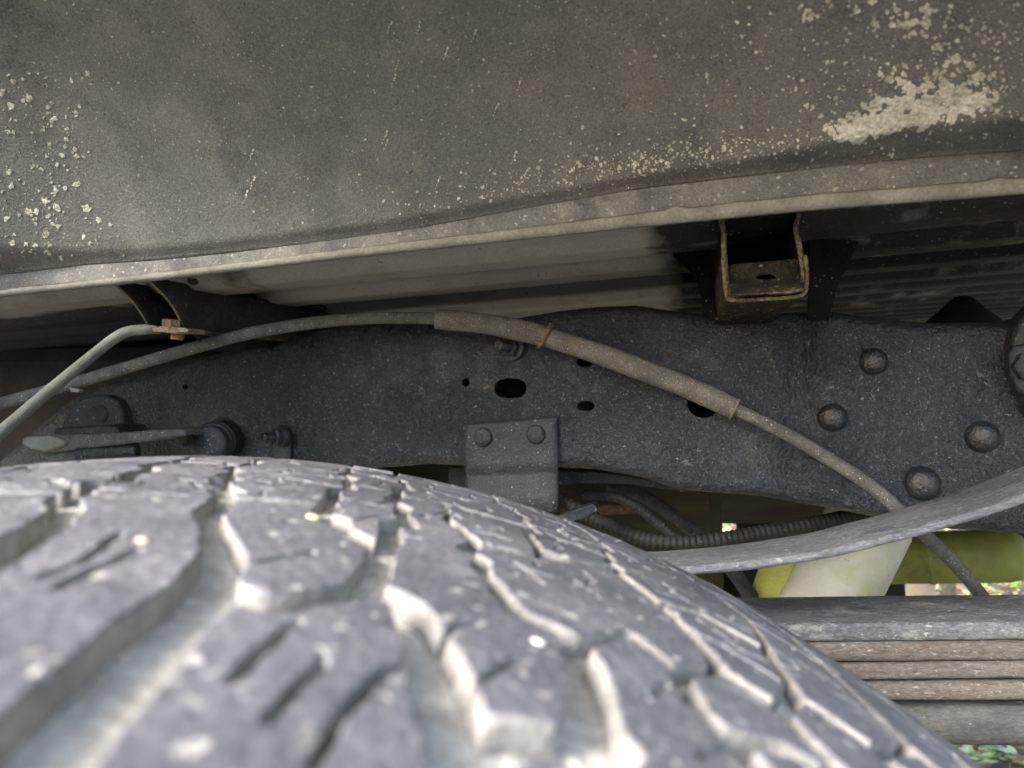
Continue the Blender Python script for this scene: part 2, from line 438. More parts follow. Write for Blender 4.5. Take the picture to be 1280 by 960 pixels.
# ------------------------------------------------------------------ ground
def ground():
    n = 60
    V, xs = [], []
    cs = [math.copysign(abs(t) ** 3, t) * 150 for t in np.linspace(-1, 1, n)]
    for x in cs:
        for y in cs:
            z = 0.012 * noise.noise(Vector((x * 1.7, y * 1.7, 0))) if abs(x) < 8 and abs(y) < 8 else 0
            V.append((x, y + 1.5, z - 0.01))
    o = mesh_obj('ground', V, [tuple(reversed(f)) for f in grid_faces(n, n)], M['ground'])
    fix_normals(o)
    tag(o, kind='structure')
    # fallen leaves: tens of thousands, nobody could count them
    V, Fc, fm = [], [], []
    for i in range(15000):
        if i < 11000:
            x, y = random.uniform(-0.6, 2.8), random.uniform(1.3, 5.0)
        else:
            x, y = random.uniform(-4, 4), random.uniform(-3, 6)
        s = random.uniform(0.012, 0.032)
        c = Vector((x, y, random.uniform(0.0, 0.022)))
        m = Matrix.Rotation(random.uniform(0, 6.28), 3, 'Z') @ Matrix.Rotation(random.uniform(-0.6, 0.6), 3, 'X') @ Matrix.Rotation(random.uniform(-0.6, 0.6), 3, 'Y')
        k = len(V)
        cu = random.uniform(0.1, 0.5) * s
        for q in ((-1, 0, 0), (-0.35, 0.5, cu / s), (0.4, 0.42, cu / s), (1, 0, 0.1), (0.4, -0.42, cu / s), (-0.35, -0.5, cu / s), (0, 0, -0.1)):
            V.append(c + m @ (Vector(q) * s))
        for a in range(6):
            Fc.append((k + 6, k + a, k + (a + 1) % 6)); fm.append(0)
        mi = random.choices((0, 1, 2, 3), (0.42, 0.3, 0.14, 0.14))[0]
        fm[-6:] = [mi] * 6
    o = mesh_obj('leaf_litter', V, Fc, [M['l1'], M['l2'], M['l3'], M['l4']], fmats=fm)
    tag(o, kind='stuff')
    # low green seedlings between the fallen leaves, in the places the photo shows behind the springs
    V, Fc, fm = [], [], []
    for i in range(900):
        x, y = random.uniform(0.3, 2.6), random.uniform(2.0, 4.6)
        if i < 26: x, y = 1.0 + random.uniform(-0.06, 0.08), 1.53 + random.uniform(-0.03, 0.1)
        hgt = random.uniform(0.03, 0.12) if i >= 26 else random.uniform(0.01, 0.03)
        for a in range(random.randint(3, 6)):
            an = random.uniform(0, 6.28)
            d = Vector((math.cos(an), math.sin(an), random.uniform(0.0, 0.5)))
            s_ = Vector((-math.sin(an), math.cos(an), 0))
            l = random.uniform(0.015, 0.04)
            b = Vector((x, y, hgt)) + d * l * 0.2
            k = len(V)
            V += [b, b + d * l * 0.5 + s_ * l * 0.3, b + d * l, b + d * l * 0.5 - s_ * l * 0.3]
            Fc.append((k, k + 1, k + 2, k + 3)); fm.append(random.randint(0, 1))
        k = len(V)
        V += [Vector((x - .0015, y, 0)), Vector((x + .0015, y, 0)), Vector((x, y, hgt + 0.01))]
        Fc.append((k, k + 1, k + 2)); fm.append(0)
    o = mesh_obj('seedling_cover', V, Fc, [M['l3'], M['l4']], fmats=fm)
    tag(o, kind='stuff')


ground()

# ------------------------------------------------------------------ wheel housing (the big panel overhead)
BL = [(-400, 416), (0, 368), (200, 347), (400, 323), (640, 297), (800, 280), (1000, 260), (1280, 238), (1700, 196)]
CL = [(-400, 372), (0, 345), (100, 332), (200, 326), (330, 312), (500, 290), (640, 264), (800, 236), (1000, 213), (1160, 196), (1280, 188), (1700, 150)]


def smooth_line(L):
    xs = np.arange(L[0][0], L[-1][0] + 1, 10.0)
    ys = np.interp(xs, [p[0] for p in L], [p[1] for p in L])
    k = np.ones(9) / 9
    ys2 = np.convolve(np.pad(ys, 4, mode='edge'), k, 'valid')
    return lambda x: float(np.interp(x, xs, ys2))


Bf, Cf = smooth_line(BL), smooth_line(CL)
FY = 0.34


def panel_Y(px, s, py):
    Y = td(px, FY)
    c = Cf(px)
    up = c - py
    Lw = 20 + 24 * sm(750, 1280, px) + 22 * sm(160, -60, px)
    Ld = 0.0045 + 0.0145 * sm(750, 1280, px) + 0.010 * sm(160, -60, px)
    Y -= Ld * sm(0, Lw, up)
    Y -= 0.075 * max(0, up / 300) ** 1.15
    Y -= (0.02 * sm(1150, 1500, px) + 0.03 * sm(80, -300, px)) * sm(0, 60, up)
    return Y


def g2(x, y, cx, cy, rx, ry):
    return math.exp(-((x - cx) / rx) ** 2 - ((y - cy) / ry) ** 2)


PANEL_SIDE = -1


def wheel_housing():
    root = empty('wheel_housing', at(640, 280, td(640, FY)), 'grey speckled wheel housing panel arching over the tyre, crusted white at its right', 'wheel housing')
    # main skin
    xs = list(np.arange(-360, 1660, 6.0))
    ss = list(np.linspace(0, 0.16, 18)) + list(np.linspace(0.17, 1.0, 52))
    V = []; A = {k: [] for k in ('mud', 'black', 'grey', 'crust', 'fleck', 'streak')}
    flow = {}
    for x in xs:
        c = Cf(x)
        for s in ss:
            y = c - s * (c + 70)
            Y = panel_Y(x, s, y)
            p = at(x, y, Y)
            p.y += 0.0012 * noise.noise(p * 14) + 0.0004 * noise.noise(p * 60)
            V.append(p)
            up = c - y
            A['mud'].append(0.25 + 0.30 * g2(x, y, 760, 90, 420, 150) + 0.35 * g2(x, y, 100, 320, 120, 40) + 0.35 * g2(x, up, 950, 6, 400, 10))
            A['black'].append(0.18 + 0.36 * g2(x, up, 760, 38, 300, 15) + 0.42 * g2(x, up, 1230, 30, 130, 16) + 0.3 * g2(x, y, 0, 40, 60, 150) + 0.22 * g2(x, y, 250, 100, 180, 90) + 0.25 * g2(x, y, 470, 30, 90, 60))
            A['grey'].append(0.12 + 0.38 * g2(x, y, 200, 45, 200, 40) + 0.34 * g2(x, y, 640, 215, 500, 26) + 0.35 * g2(x, y, 20, 330, 90, 60))
            # white crust: dense lens near the lower right corner, broken flakes above it
            t_ = (x - 1045) / 185
            low = 178 - 34 * t_ - 6 * math.sin(3.1 * max(0, min(1, t_)))
            band = 0
            if -0.1 < t_ < 1.15:
                h = 14 + 34 * math.sin(math.pi * min(1, max(0, (t_ + 0.05) / 1.2)))
                band = sm(low + 4, low - 4, y) * sm(low - h - 26, low - h + 22, y) * sm(-0.1, 0.06, t_) * sm(1.17, 1.0, t_)
            cr = 0.01 + (1.02 + 0.5 * noise.noise(Vector((x * 0.045, y * 0.06, 0))) + 0.3 * noise.noise(Vector((x * 0.12, y * 0.13, 4)))) * band
            nz_ = 1 + 0.9 * noise.noise(Vector((x * 0.03, y * 0.035, 9)))
            cr += nz_ * (0.72 * g2(x, y, 1165, 55, 70, 56) + 0.5 * g2(x, y, 1210, 100, 46, 36)) + 0.35 * g2(x, y, 1060, 10, 60, 30)
            cr += 0.30 * g2(x, y, 1090, 120, 110, 60) + 0.3 * g2(x, y, 1250, 130, 50, 50) + 0.33 * g2(x, y, 45, 130, 50, 60) + 0.35 * g2(x, y, 55, 280, 60, 40)
            cr += 0.16 * g2(x, up, 760, 34, 260, 14)
            A['crust'].append(cr * (1 if up > 14 else 0))
            A['fleck'].append(0.05 + 0.75 * g2(x, up, 760, 32, 260, 13) + 0.4 * g2(x, y, 60, 200, 80, 140) + 0.5 * g2(x, y, 1210, 110, 90, 80) + 0.16 * g2(x, y, 300, 230, 220, 80) + 0.14 * g2(x, y, 1050, 90, 160, 100))
            A['streak'].append(0.0 + 0.22 * g2(x, y, 520, 60, 160, 70) + 0.25 * g2(x, y, 490, 170, 60, 60) + 0.25 * g2(x, y, 320, 230, 40, 60) + 0.22 * g2(x, y, 560, 230, 60, 50) + 0.2 * g2(x, y, 650, 110, 60, 60))
    nv = len(ss)
    # carry on overhead, curving out over the tyre to the wing
    over = 14
    V2 = []; 
    for i, x in enumerate(xs):
        colv = V[i * nv:(i + 1) * nv]
        ext = []
        p = colv[-1].copy(); d = (colv[-1] - colv[-3]).normalized()
        for k in range(over):
            d = (d + Vector((0, -0.16, -0.03))).normalized()
            p = p + d * 0.022
            ext.append(p.copy())
        V2 += colv + ext
        for kx in A:
            pass
    A2 = {}
    for kx in A:
        arr = np.array(A[kx]).reshape(len(xs), nv)
        A2[kx] = np.concatenate([arr, np.full((len(xs), over), 0.2)], 1).ravel()
    o = mesh_obj('inner_panel', V2, grid_faces(len(xs), nv + over), M['panel'], root, attrs=A2)
    solidify(o, 0.0012, PANEL_SIDE)
    # unseen ends of the arch, added to keep the sun off the flange lip
    for sx in (-0.56, 0.60):
        V = []
        for i in range(10):
            for j in range(10):
                zz = H + 0.34 - 0.62 * j / 9
                yy = 0.50 - 0.60 * i / 9
                V.append((sx + math.copysign(0.10, sx) * (j / 9) ** 2, yy, zz))
        o = mesh_obj('arch_end_blocker', V, grid_faces(10, 10), M['panel'], root)
        solidify(o, 0.0015, 0)
    # crust of pale deposit: raised flakes, thick in the lower right corner, thinning out over the panel
    V, Fc = [], []

    def flake(x, y, r, asp=1.0, rot=0.0, h=None):
        c = Cf(x)
        if y > c - 3 or r < 0.4: return
        n = 7 if r < 2.5 else (11 if r < 7 else 18)
        off = (0.0003 + min(r, 12) * 0.00002 + random.uniform(0, 0.00025)) if h is None else h
        sd = random.uniform(0, 99)
        k = len(V)
        pts = []
        for i in range(n):
            a = 2 * math.pi * i / n
            q = r * (0.72 + 0.75 * noise.noise(Vector((math.cos(a) * 1.6, math.sin(a) * 1.6, sd))) + 0.22 * random.random())
            q = max(q, r * 0.3)
            ux, uy = q * math.cos(a) * asp, q * math.sin(a)
            pts.append((x + ux * math.cos(rot) - uy * math.sin(rot), y + ux * math.sin(rot) + uy * math.cos(rot)))
        for lv, (sc, o_) in enumerate(((1.0, -0.0004), (0.93, off * 0.85), (0.55, off))):
            for px_, py_ in pts:
                X, Yp = x + (px_ - x) * sc, y + (py_ - y) * sc
                cc = Cf(X)
                Yp = min(Yp, cc - 2)
                p = at(X, Yp, panel_Y(X, 0, Yp))
                p.y += 0.0012 * noise.noise(p * 14) + 0.0004 * noise.noise(p * 60)
                tow = (Vector((0, 0, H)) - p).normalized()
                V.append(p + tow * o_)
        for lv in range(2):
            for i in range(n):
                j = (i + 1) % n
                Fc.append((k + lv * n + i, k + lv * n + j, k + (lv + 1) * n + j, k + (lv + 1) * n + i))
        Fc.append(tuple(k + 2 * n + i for i in range(n)))

    rd = random.Random(11)
    for i in range(165):                    # the big lens-shaped crust
        t = rd.random()
        x = 1050 + 175 * t
        low = 178 - 36 * t
        hgt = 10 + 40 * math.sin(math.pi * min(1, t * 0.85 + 0.08)) * (1.25 if 0.5 < t < 0.85 else 0.9)
        d = rd.random() ** 1.3
        r = rd.uniform(4, 12) * (1 - 0.45 * d)
        flake(x + rd.gauss(0, 5), low - r * 0.55 - hgt * d + rd.gauss(0, 3), r, rd.uniform(1, 1.7), math.radians(-14))
    for cx, cy, rx, ry, n, r0, r1 in ((1160, 26, 20, 16, 26, 3, 9), (1132, 32, 8, 8, 6, 3, 8), (1120, 90, 12, 12, 12, 2, 8), (1168, 72, 9, 7, 7, 2, 6), (1205, 98, 26, 18, 44, 2, 10), (1172, 108, 24, 16, 26, 2, 8), (1225, 118, 20, 14, 26, 2, 7),
                                     (1130, 142, 40, 14, 26, 2, 7), (1080, 95, 60, 50, 46, 1, 4.5), (1060, 5, 50, 14, 16, 2, 6), (1010, 15, 5, 5, 5, 3, 6), (1075, 35, 30, 30, 20, 1, 4.5), (1220, 50, 40, 40, 60, 1, 5), (1252, 100, 30, 50, 90, 0.8, 3.5), (1015, 130, 6, 5, 4, 2, 4.5),
                                     (1040, 160, 20, 12, 20, 1, 5), (1200, 30, 60, 30, 40, 1, 5), (1100, 130, 80, 40, 80, 0.8, 3)):
        for i in range(n):
            flake(rd.gauss(cx, rx), rd.gauss(cy, ry), rd.uniform(r0, r1) * rd.uniform(0.5, 1), rd.uniform(0.8, 1.4), rd.uniform(0, 3))
    for i in range(620):                    # pepper of dots along the roll above the flange
        x = rd.gauss(810, 150)
        up = abs(rd.gauss(30, 12))
        flake(x, Cf(x) - up - 4, rd.choice((0.8, 1.0, 1.2, 1.6, 2.4)) * rd.uniform(0.7, 1.1), rd.uniform(0.9, 1.5), rd.uniform(0, 3))
    for i in range(230):                    # left corner
        flake(abs(rd.gauss(58, 34)), rd.uniform(90, 325), rd.choice((0.9, 1.2, 1.6, 2.4, 4.0)) * rd.uniform(0.6, 1.1), rd.uniform(0.8, 1.6), rd.uniform(0, 3))
    for i in range(12):
        flake(abs(rd.gauss(55, 26)), rd.choice((130, 140, 245, 260, 270, 305)) + rd.uniform(-8, 8), rd.uniform(3.5, 6), 1.3, rd.uniform(0, 3))
    for i in range(420):                    # thin scatter everywhere
        flake(rd.uniform(0, 1280), rd.uniform(-40, 330), rd.choice((0.7, 0.8, 1.0, 1.5)) * rd.uniform(0.7, 1.1), rd.uniform(0.9, 1.6), rd.uniform(0, 3))
    for i in range(70):
        flake(rd.gauss(1000, 130), rd.uniform(0, 190), rd.uniform(1, 3), rd.uniform(0.9, 1.6), rd.uniform(0, 3))
    for x, y in ((490, 28), (526, 28), (595, 38), (499, 76), (495, 95), (484, 165), (485, 175), (550, 222), (318, 222), (310, 240), (652, 98), (622, 130), (645, 190), (660, 210), (560, 60), (316, 188)):
        for j in range(5):                  # slanting runs
            flake(x + rd.uniform(-0.8, 0.8) - j * 1.3, y + j * 3.4 + rd.uniform(-0.6, 0.6), (2.6 - 0.35 * j) * rd.uniform(0.8, 1.2), 0.62, math.radians(18))
    o = mesh_obj('crust_flakes', V, Fc, M['crust'], root, sharp=40)
    tag(o, kind='stuff')
    # flange
    V = []
    fx = list(np.arange(-360, 1660, 8.0))
    for x in fx:
        b, c = Bf(x), Cf(x)
        for k, t in enumerate((0, 0.06, 0.3, 0.6, 0.9, 1.0)):
            y = c + (b - 5 - c) * t
            Y = td(x, FY) + (0.0004 if k == 0 else 0.0) - 0.0015 * t
            p = at(x, y, Y)
            p.y += 0.0006 * noise.noise(p * 25)
            V.append(p)
    o = mesh_obj('flange', V, grid_faces(len(fx), 6), M['flange'], root)
    solidify(o, 0.0012, 0)
    # pale sheet edge below the flange seam, with the drips and notches of the sealer
    V = []
    lx = list(np.arange(-360, 1660, 3.0))
    for x in lx:
        b = Bf(x)
        hh = interp([(0, 3), (150, 3.5), (420, 5.5), (640, 8), (830, 12), (845, 17), (860, 12), (1000, 13), (1230, 13), (1245, 17), (1262, 13)], x)
        hh += 1.3 * noise.noise(Vector((x * 0.02, 1, 0))) + 0.8 * noise.noise(Vector((x * 0.12, 5, 0)))
        bb = b + 0.8 * noise.noise(Vector((x * 0.09, 3, 0)))
        for k, t in enumerate((0, 0.12, 0.6, 1.0)):
            Y = td(x, FY) - 0.0045 + (0.0007 if k in (0, 3) else 0)
            V.append(at(x, bb - hh * (1 - t), Y))
        V.append(at(x, bb + 1.2, td(x, FY) + 0.004))
    gl = []
    for x in np.arange(-300, 1600, 12.0):
        hh = interp([(0, 3), (150, 3.5), (420, 5.5), (640, 8), (830, 12), (845, 17), (860, 12), (1000, 13), (1230, 13), (1245, 17), (1262, 13)], x)
        gl.append(at(x, Bf(x) - hh - 1.0 + 0.6 * noise.noise(Vector((x * 0.05, 8, 0))), td(x, FY) - 0.0028))
    tube('seam_gap_line', gl, 0.0005, M['sill'], root, segs=6)  # thin black tube draws the dark gap of the seam above the lip
    o = mesh_obj('seam_lip', V, grid_faces(len(lx), 5), M['lip'], root)
    solidify(o, 0.0012, -1)


wheel_housing()

# ------------------------------------------------------------------ load bed floor above the frame
def floor_z(x):      # follows the flange
    return H + 0.0685 + 0.053 * x


def bed_floor():
    bs = list(np.arange(0.0, 1.55, 0.006))
    as_ = list(np.arange(-1.3, 1.3, 0.012))
    V, bl = [], []
    o0 = Vector((0, FY + 0.008, 0)) 
    for a in as_:
        for b in bs:
            p = o0 + E1 * a + E2 * b
            ph = ((b + 0.012) % 0.085) / 0.085
            rib = 0.007 * (sm(0.0, 0.14, ph) - sm(0.5, 0.64, ph))
            z = floor_z(p.x) + rib + 0.0012 * noise.noise(Vector((p.x * 6, p.y * 6, 0)))
            V.append((p.x, p.y, z))
            px = 640 + F * p.x / p.y
            py = 480 - F * (z - H) / p.y
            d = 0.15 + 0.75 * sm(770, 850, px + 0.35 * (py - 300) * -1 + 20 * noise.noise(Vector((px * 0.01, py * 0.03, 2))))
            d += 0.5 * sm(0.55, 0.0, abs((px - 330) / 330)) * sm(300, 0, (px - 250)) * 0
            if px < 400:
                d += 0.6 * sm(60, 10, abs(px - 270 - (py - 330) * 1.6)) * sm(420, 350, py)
            if px < 260: d += 0.8 * sm(392, 402, py + 0.12 * px)  # darkness deep under the bed painted into the floor colour
            bl.append(d)
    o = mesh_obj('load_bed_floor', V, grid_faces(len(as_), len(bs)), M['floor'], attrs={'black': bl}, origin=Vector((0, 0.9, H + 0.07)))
    solidify(o, 0.0015, 1)
    tag(o, 'ribbed beige underside of the load bed floor, showing between panel and frame', 'bed floor')


bed_floor()

# ------------------------------------------------------------------ frame rail
TOPL = [(-330, 700), (-120, 640), (0, 578), (55, 528), (90, 500), (130, 480), (230, 452), (320, 431), (420, 408), (540, 398), (640, 399), (700, 389), (745, 384), (795, 382), (850, 390),
        (900, 395), (985, 391), (1040, 390), (1100, 398), (1160, 404), (1262, 403), (1330, 385), (1600, 360)]
BOTL = [(1600, 690), (1280, 667), (1190, 661), (1100, 647), (1030, 634), (950, 620), (850, 612), (800, 596), (745, 586), (700, 584), (650, 583), (580, 582), (540, 580), (430, 588), (300, 600), (150, 640), (0, 720), (-150, 790)]
FRY = 0.50


def dense(poly, step, closed=True):
    out = []
    n = len(poly)
    for i in range(n if closed else n - 1):
        a, b = poly[i], poly[(i + 1) % n]
        k = max(1, int(math.hypot(b[0] - a[0], b[1] - a[1]) / step))
        out += [(a[0] + (b[0] - a[0]) * j / k, a[1] + (b[1] - a[1]) * j / k) for j in range(k)]
    return out


def seg_dist(P, poly, closed=True):
    P = np.asarray(P, float)
    best = np.full(len(P), 1e9)
    n = len(poly)
    for i in range(n if closed else n - 1):
        a = np.array(poly[i], float); b = np.array(poly[(i + 1) % n], float)
        ab = b - a
        t = np.clip(((P - a) @ ab) / (ab @ ab + 1e-12), 0, 1)
        d = np.hypot(*(P - a - t[:, None] * ab).T)
        best = np.minimum(best, d)
    return best


def inside(P, poly):
    P = np.asarray(P, float)
    r = np.zeros(len(P), bool)
    n = len(poly)
    x, y = P[:, 0], P[:, 1]
    for i in range(n):
        x1, y1 = poly[i]; x2, y2 = poly[(i + 1) % n]
        if y1 == y2: continue
        c = ((y1 > y) != (y2 > y)) & (x < (x2 - x1) * (y - y1) / (y2 - y1) + x1)
        r ^= c
    return r


def cdt_plate(outer, holes, step, pts=None):
    """triangulate outer minus holes with interior points; returns points, tris, index ranges of the loops"""
    loops = [outer] + holes
    verts, edges, rngs = [], [], []
    for lp in loops:
        k = len(verts)
        verts += lp
        edges += [(k + i, k + (i + 1) % len(lp)) for i in range(len(lp))]
        rngs.append((k, len(lp)))
    if pts is None:
        A = np.array(outer)
        gx = np.arange(A[:, 0].min(), A[:, 0].max(), step)
        gy = np.arange(A[:, 1].min(), A[:, 1].max(), step)
        G = np.array([(x + (step / 2 if j % 2 else 0), y) for j, y in enumerate(gy) for x in gx])
        ok = inside(G, outer) & (seg_dist(G, outer) > step * 0.45)
        for h in holes:
            ok &= ~inside(G, h) & (seg_dist(G, h) > step * 0.3)
        pts = G[ok]
    nb = len(verts)
    verts = [Vector(v) for v in verts] + [Vector((float(p[0]), float(p[1]))) for p in pts]
    ov, oe, of, iv, ie, if_ = delaunay_2d_cdt(verts, edges, [], 0, 1e-7)
    # map back to input order
    m = {}
    for i, src in enumerate(iv):
        for s_ in src: m[s_] = i
    C = np.array([((ov[a][0] + ov[b][0] + ov[c][0]) / 3, (ov[a][1] + ov[b][1] + ov[c][1]) / 3) for a, b, c in of])
    keep = inside(C, outer)
    for h in holes: keep &= ~inside(C, h)
    tris = [f for f, k in zip(of, keep) if k]
    lids = [[m[k + i] for i in range(n)] for k, n in rngs]
    return [tuple(v) for v in ov], tris, lids


def ell(cx, cy, rx, ry, n=20, p=2.0):
    return [(cx + rx * math.copysign(abs(math.cos(a)) ** (2 / p), math.cos(a)), cy + ry * math.copysign(abs(math.sin(a)) ** (2 / p), math.sin(a)))
            for a in [2 * math.pi * k / n for k in range(n)]]


def frame_Y(x, y, d=99):
    Y = td(x, FRY)
    e = 15
    if d < e:
        t = (e - d) / e
        Y += 0.010 * (1 - math.sqrt(max(0, 1 - t * t)))
    Y += 0.0055 * math.exp(-((x - 1000 + (y - 450) * 0.04) / 18) ** 2) * sm(640, 520, y)       # pressed crease
    Y -= 0.004 * sm(985, 1040, x) * sm(1100, 1030, x) * 0.6
    Y -= 0.005 * sm(560, 620, y) * sm(780, 860, x)
    Y -= 0.0035 * g2(x, y, 940, 590, 70, 50)
    Y += 0.004 * g2(x, y, 1000, 585, 30, 30)
    Y -= 0.003 * g2(x, y, 850, 430, 60, 30)
    Y += 0.003 * g2(x, y, 770, 415, 40, 40)
    return Y


def frame_rail():
    root = empty('frame_rail', at(640, 583, td(640, FRY)), 'black undercoated chassis rail with dome rivets and slotted holes, behind the cable', 'frame rail')
    outer = dense(TOPL + BOTL, 6)
    holes = [ell(638, 485.5, 20, 12.5, 36, 2.5), ell(582, 478, 5, 5.5, 20), ell(732, 507.5, 11, 6.5, 26, 2.3), ell(731, 452, 11, 7, 26, 2.3),
             ell(880, 504, 21, 19, 26), ell(232, 484, 3.6, 3.8, 10)]
    vv, tris, lids = cdt_plate(outer, holes, 5.2)
    P2 = np.array(vv)
    D = seg_dist(P2, TOPL + BOTL)
    V = []; dust = []; green = []
    for (x, y), d in zip(vv, D):
        p = at(x, y, frame_Y(x, y, d))
        rough = 0.9 + 0.8 * sm(700, 900, x)
        p.y += 0.0007 * rough * noise.noise(p * 60) + 0.0004 * rough * noise.noise(p * 150) + 0.001 * noise.noise(p * 20)
        for h in (holes[0],):
            pass
        V.append(p)
        dust.append(0.30 + 0.24 * g2(x, y, 480, 450, 220, 70) + 0.22 * g2(x, y, 880, 440, 90, 60) + 0.3 * g2(x, y, 940, 560, 40, 40) + 0.15 * g2(x, y, 640, 480, 130, 60) + 0.25 * g2(x, y, 250, 520, 60, 30))
        green.append(0.12 + 0.42 * g2(d, 0, 0, 0, 6, 1) * sm(540, 580, y) + 0.3 * g2(x, y, 950, 400, 40, 14))
    Fc = [tuple(t) for t in tris]
    # side walls going back, closed at the rear: a box section
    nF = len(V)
    dep = 0.075
    ring = lids[0]
    k0 = len(V)
    for i in ring:
        V.append(V[i] + E2 * dep)
    dust += [0.2] * len(ring); green += [0.3] * len(ring)
    n = len(ring)
    for i in range(n):
        j = (i + 1) % n
        Fc.append((ring[i], ring[j], k0 + j, k0 + i))
    Fc.append(tuple(k0 + i for i in range(n)))
    for lp in lids[1:]:
        k1 = len(V)
        for i in lp:
            V.append(V[i] + E2 * 0.0045)
        dust += [0.2] * len(lp); green += [0.2] * len(lp)
        n = len(lp)
        for i in range(n):
            j = (i + 1) % n
            Fc.append((lp[i], lp[j], k1 + j, k1 + i))
    o = mesh_obj('rail_web', V, Fc, M['frame'], root, attrs={'dust': dust, 'green': green})
    o.data.set_sharp_from_angle(angle=math.radians(60))
    # dome rivets of the rail
    for x, y, r in ((1091, 452, 17), (1040, 522, 17.5), (1227, 546, 20), (1152, 605, 21)):
        Y = frame_Y(x, y)
        c = at(x, y, Y + 0.0005)
        R = r / F * Y
        ax = (-E2 + Vector((-0.25, 0, -0.05))).normalized()
        prof = [(-0.003, R * 1.03), (0.0, R * 1.02), (0.0006, R)] + [(R * 0.78 * math.sin(a), R * math.cos(a) ** 0.8) for a in np.linspace(0.2, 1.5, 9)]
        lathe('rivet', c, ax, prof, M['rivet'], root, sharp=70)
    # small weld specks near the slots
    return root


frame = frame_rail()

# bracket riveted to the rail
def rail_bracket():
    Y0 = lambda x: td(x, FRY) - 0.004
    root = empty('riveted_bracket', at(640, 630, Y0(640)), 'flat grey bracket plate with two rivets hanging below the chassis rail', 'bracket')
    V = []
    rows = [(0.0, 0.001), (0.03, 0), (0.3, 0), (0.45, 0.0), (0.5, -0.001), (0.56, 0.0015), (0.62, 0.001), (0.7, -0.002), (0.85, -0.004), (1.0, -0.005)]
    nx = 22
    for i in range(nx + 1):
        u = i / nx
        for t, dy in rows:
            top = 531 - 10 * u
            bot = 640
            y = top + (bot - top) * t
            xl = 580 + 3 * sm(0.4, 0.55, t) - 6 * sm(0.6, 1, t)
            xr = 697 + 1 * t
            x = xl + (xr - xl) * u
            e = 0.0015 * (max(0, 1 - u * 14) + max(0, 1 - (1 - u) * 14))
            p = at(x, y, Y0(x) + dy + e)
            p.y += 0.0004 * noise.noise(p * 70)
            V.append(p)
    o = mesh_obj('plate', V, grid_faces(nx + 1, len(rows)), M['bracket'], root)
    solidify(o, 0.0032, 0)
    bevel(o, 0.0006, 1, 50)
    for x, y in ((604, 546.5), (670, 543)):
        Y = Y0(x) - 0.0015
        R = 12.3 / F * Y
        prof = [(-0.002, R * 1.03), (0.0006, R)] + [(0.0006 + R * 0.34 * math.sin(a), R * math.cos(a) ** 0.6) for a in np.linspace(0.15, 1.5, 8)]
        lathe('rivet', at(x, y, Y), -E2, prof, M['bracket'], root, sharp=50)


rail_bracket()


def bolt(name, px, py, Y, label, cat, hexr, studr, studlen, mt, ax=None, nutlen=0.006, par=None, group=None):
    ax = ax or (-E2 + Vector((-0.35, 0, 0.05))).normalized()
    c = at(px, py, Y)
    root = empty(name, c, label, cat, group)
    lathe('washer', c, ax, [(-0.002, hexr * 1.35), (0.0, hexr * 1.35), (0.0012, hexr * 1.3), (0.0014, hexr * 0.8)], mt, root)
    lathe('nut', c, ax, [(0.001, hexr), (nutlen * 0.85, hexr), (nutlen, hexr * 0.86)], mt, root, segs=6, sharp=20)
    prof = []
    n = int(studlen / 0.0006)
    for i in range(n + 1):
        prof.append((nutlen * 0.8 + i * 0.0006, studr * (1.0 if i % 2 else 0.9)))
    prof.append((nutlen * 0.8 + studlen + 0.0006, studr * 0.75))
    lathe('threaded_stud', c, ax, prof, mt, root, segs=16, sharp=60)
    return root


bolt('hex_nut_bolt', 640, 434, frame_Y(640, 434) - 0.001, 'small dark stud with nut on the rail just under the brown sleeve', 'bolt', 0.0074, 0.0042, 0.012, M['rivet'])
b2 = bolt('hex_nut_bolt', 352, 545, frame_Y(352, 545) - 0.006, 'threaded stud with nut on a tab near the tyre crown', 'bolt', 0.0062, 0.0034, 0.010, M['rivet'],
          ax=(-E2 + Vector((-0.75, 0, -0.02))).normalized())
slab('tab', [(338, 538), (346, 533), (357, 534), (363, 542), (363, 600), (345, 600)], lambda x: td(x, FRY) - 0.004, 0.004, M['bracket'], b2, bev=0.001)

# bushing: a short round pin with a capped end, pointing at the camera
def bushing():
    Y = frame_Y(285, 550)
    base = at(284, 550, Y + 0.004)
    root = empty('bushing_sleeve', base, 'thick round bushing stub sticking out of the rail, left of the studs', 'bushing')
    ax = (at(250, 556, Y - 0.045) - base).normalized()
    L = 0.042
    r = 0.0142
    lathe('sleeve', base, ax, [(-0.004, r * 1.35), (0.004, r * 1.3), (0.006, r * 1.12), (L * 0.55, r * 1.12), (L * 0.57, r * 1.12), (L * 0.6, r * 0.98)], M['frame_plain'], root)
    lathe('cap', base + ax * (L * 0.6), ax, [(-0.003, r * 0.93), (L * 0.2, r * 0.93), (L * 0.22, r * 0.9), (L * 0.24, r * 0.82), (L * 0.25, r * 0.5), (L * 0.25, 0.001)], M['bracket'], root)
    lathe('lip_ring', base + ax * (L * 0.6), ax, [(-0.001, r * 1.0), (0.0, r * 1.06), (0.002, r * 1.06), (0.003, r * 1.0)], M['bracket'], root)


bushing()

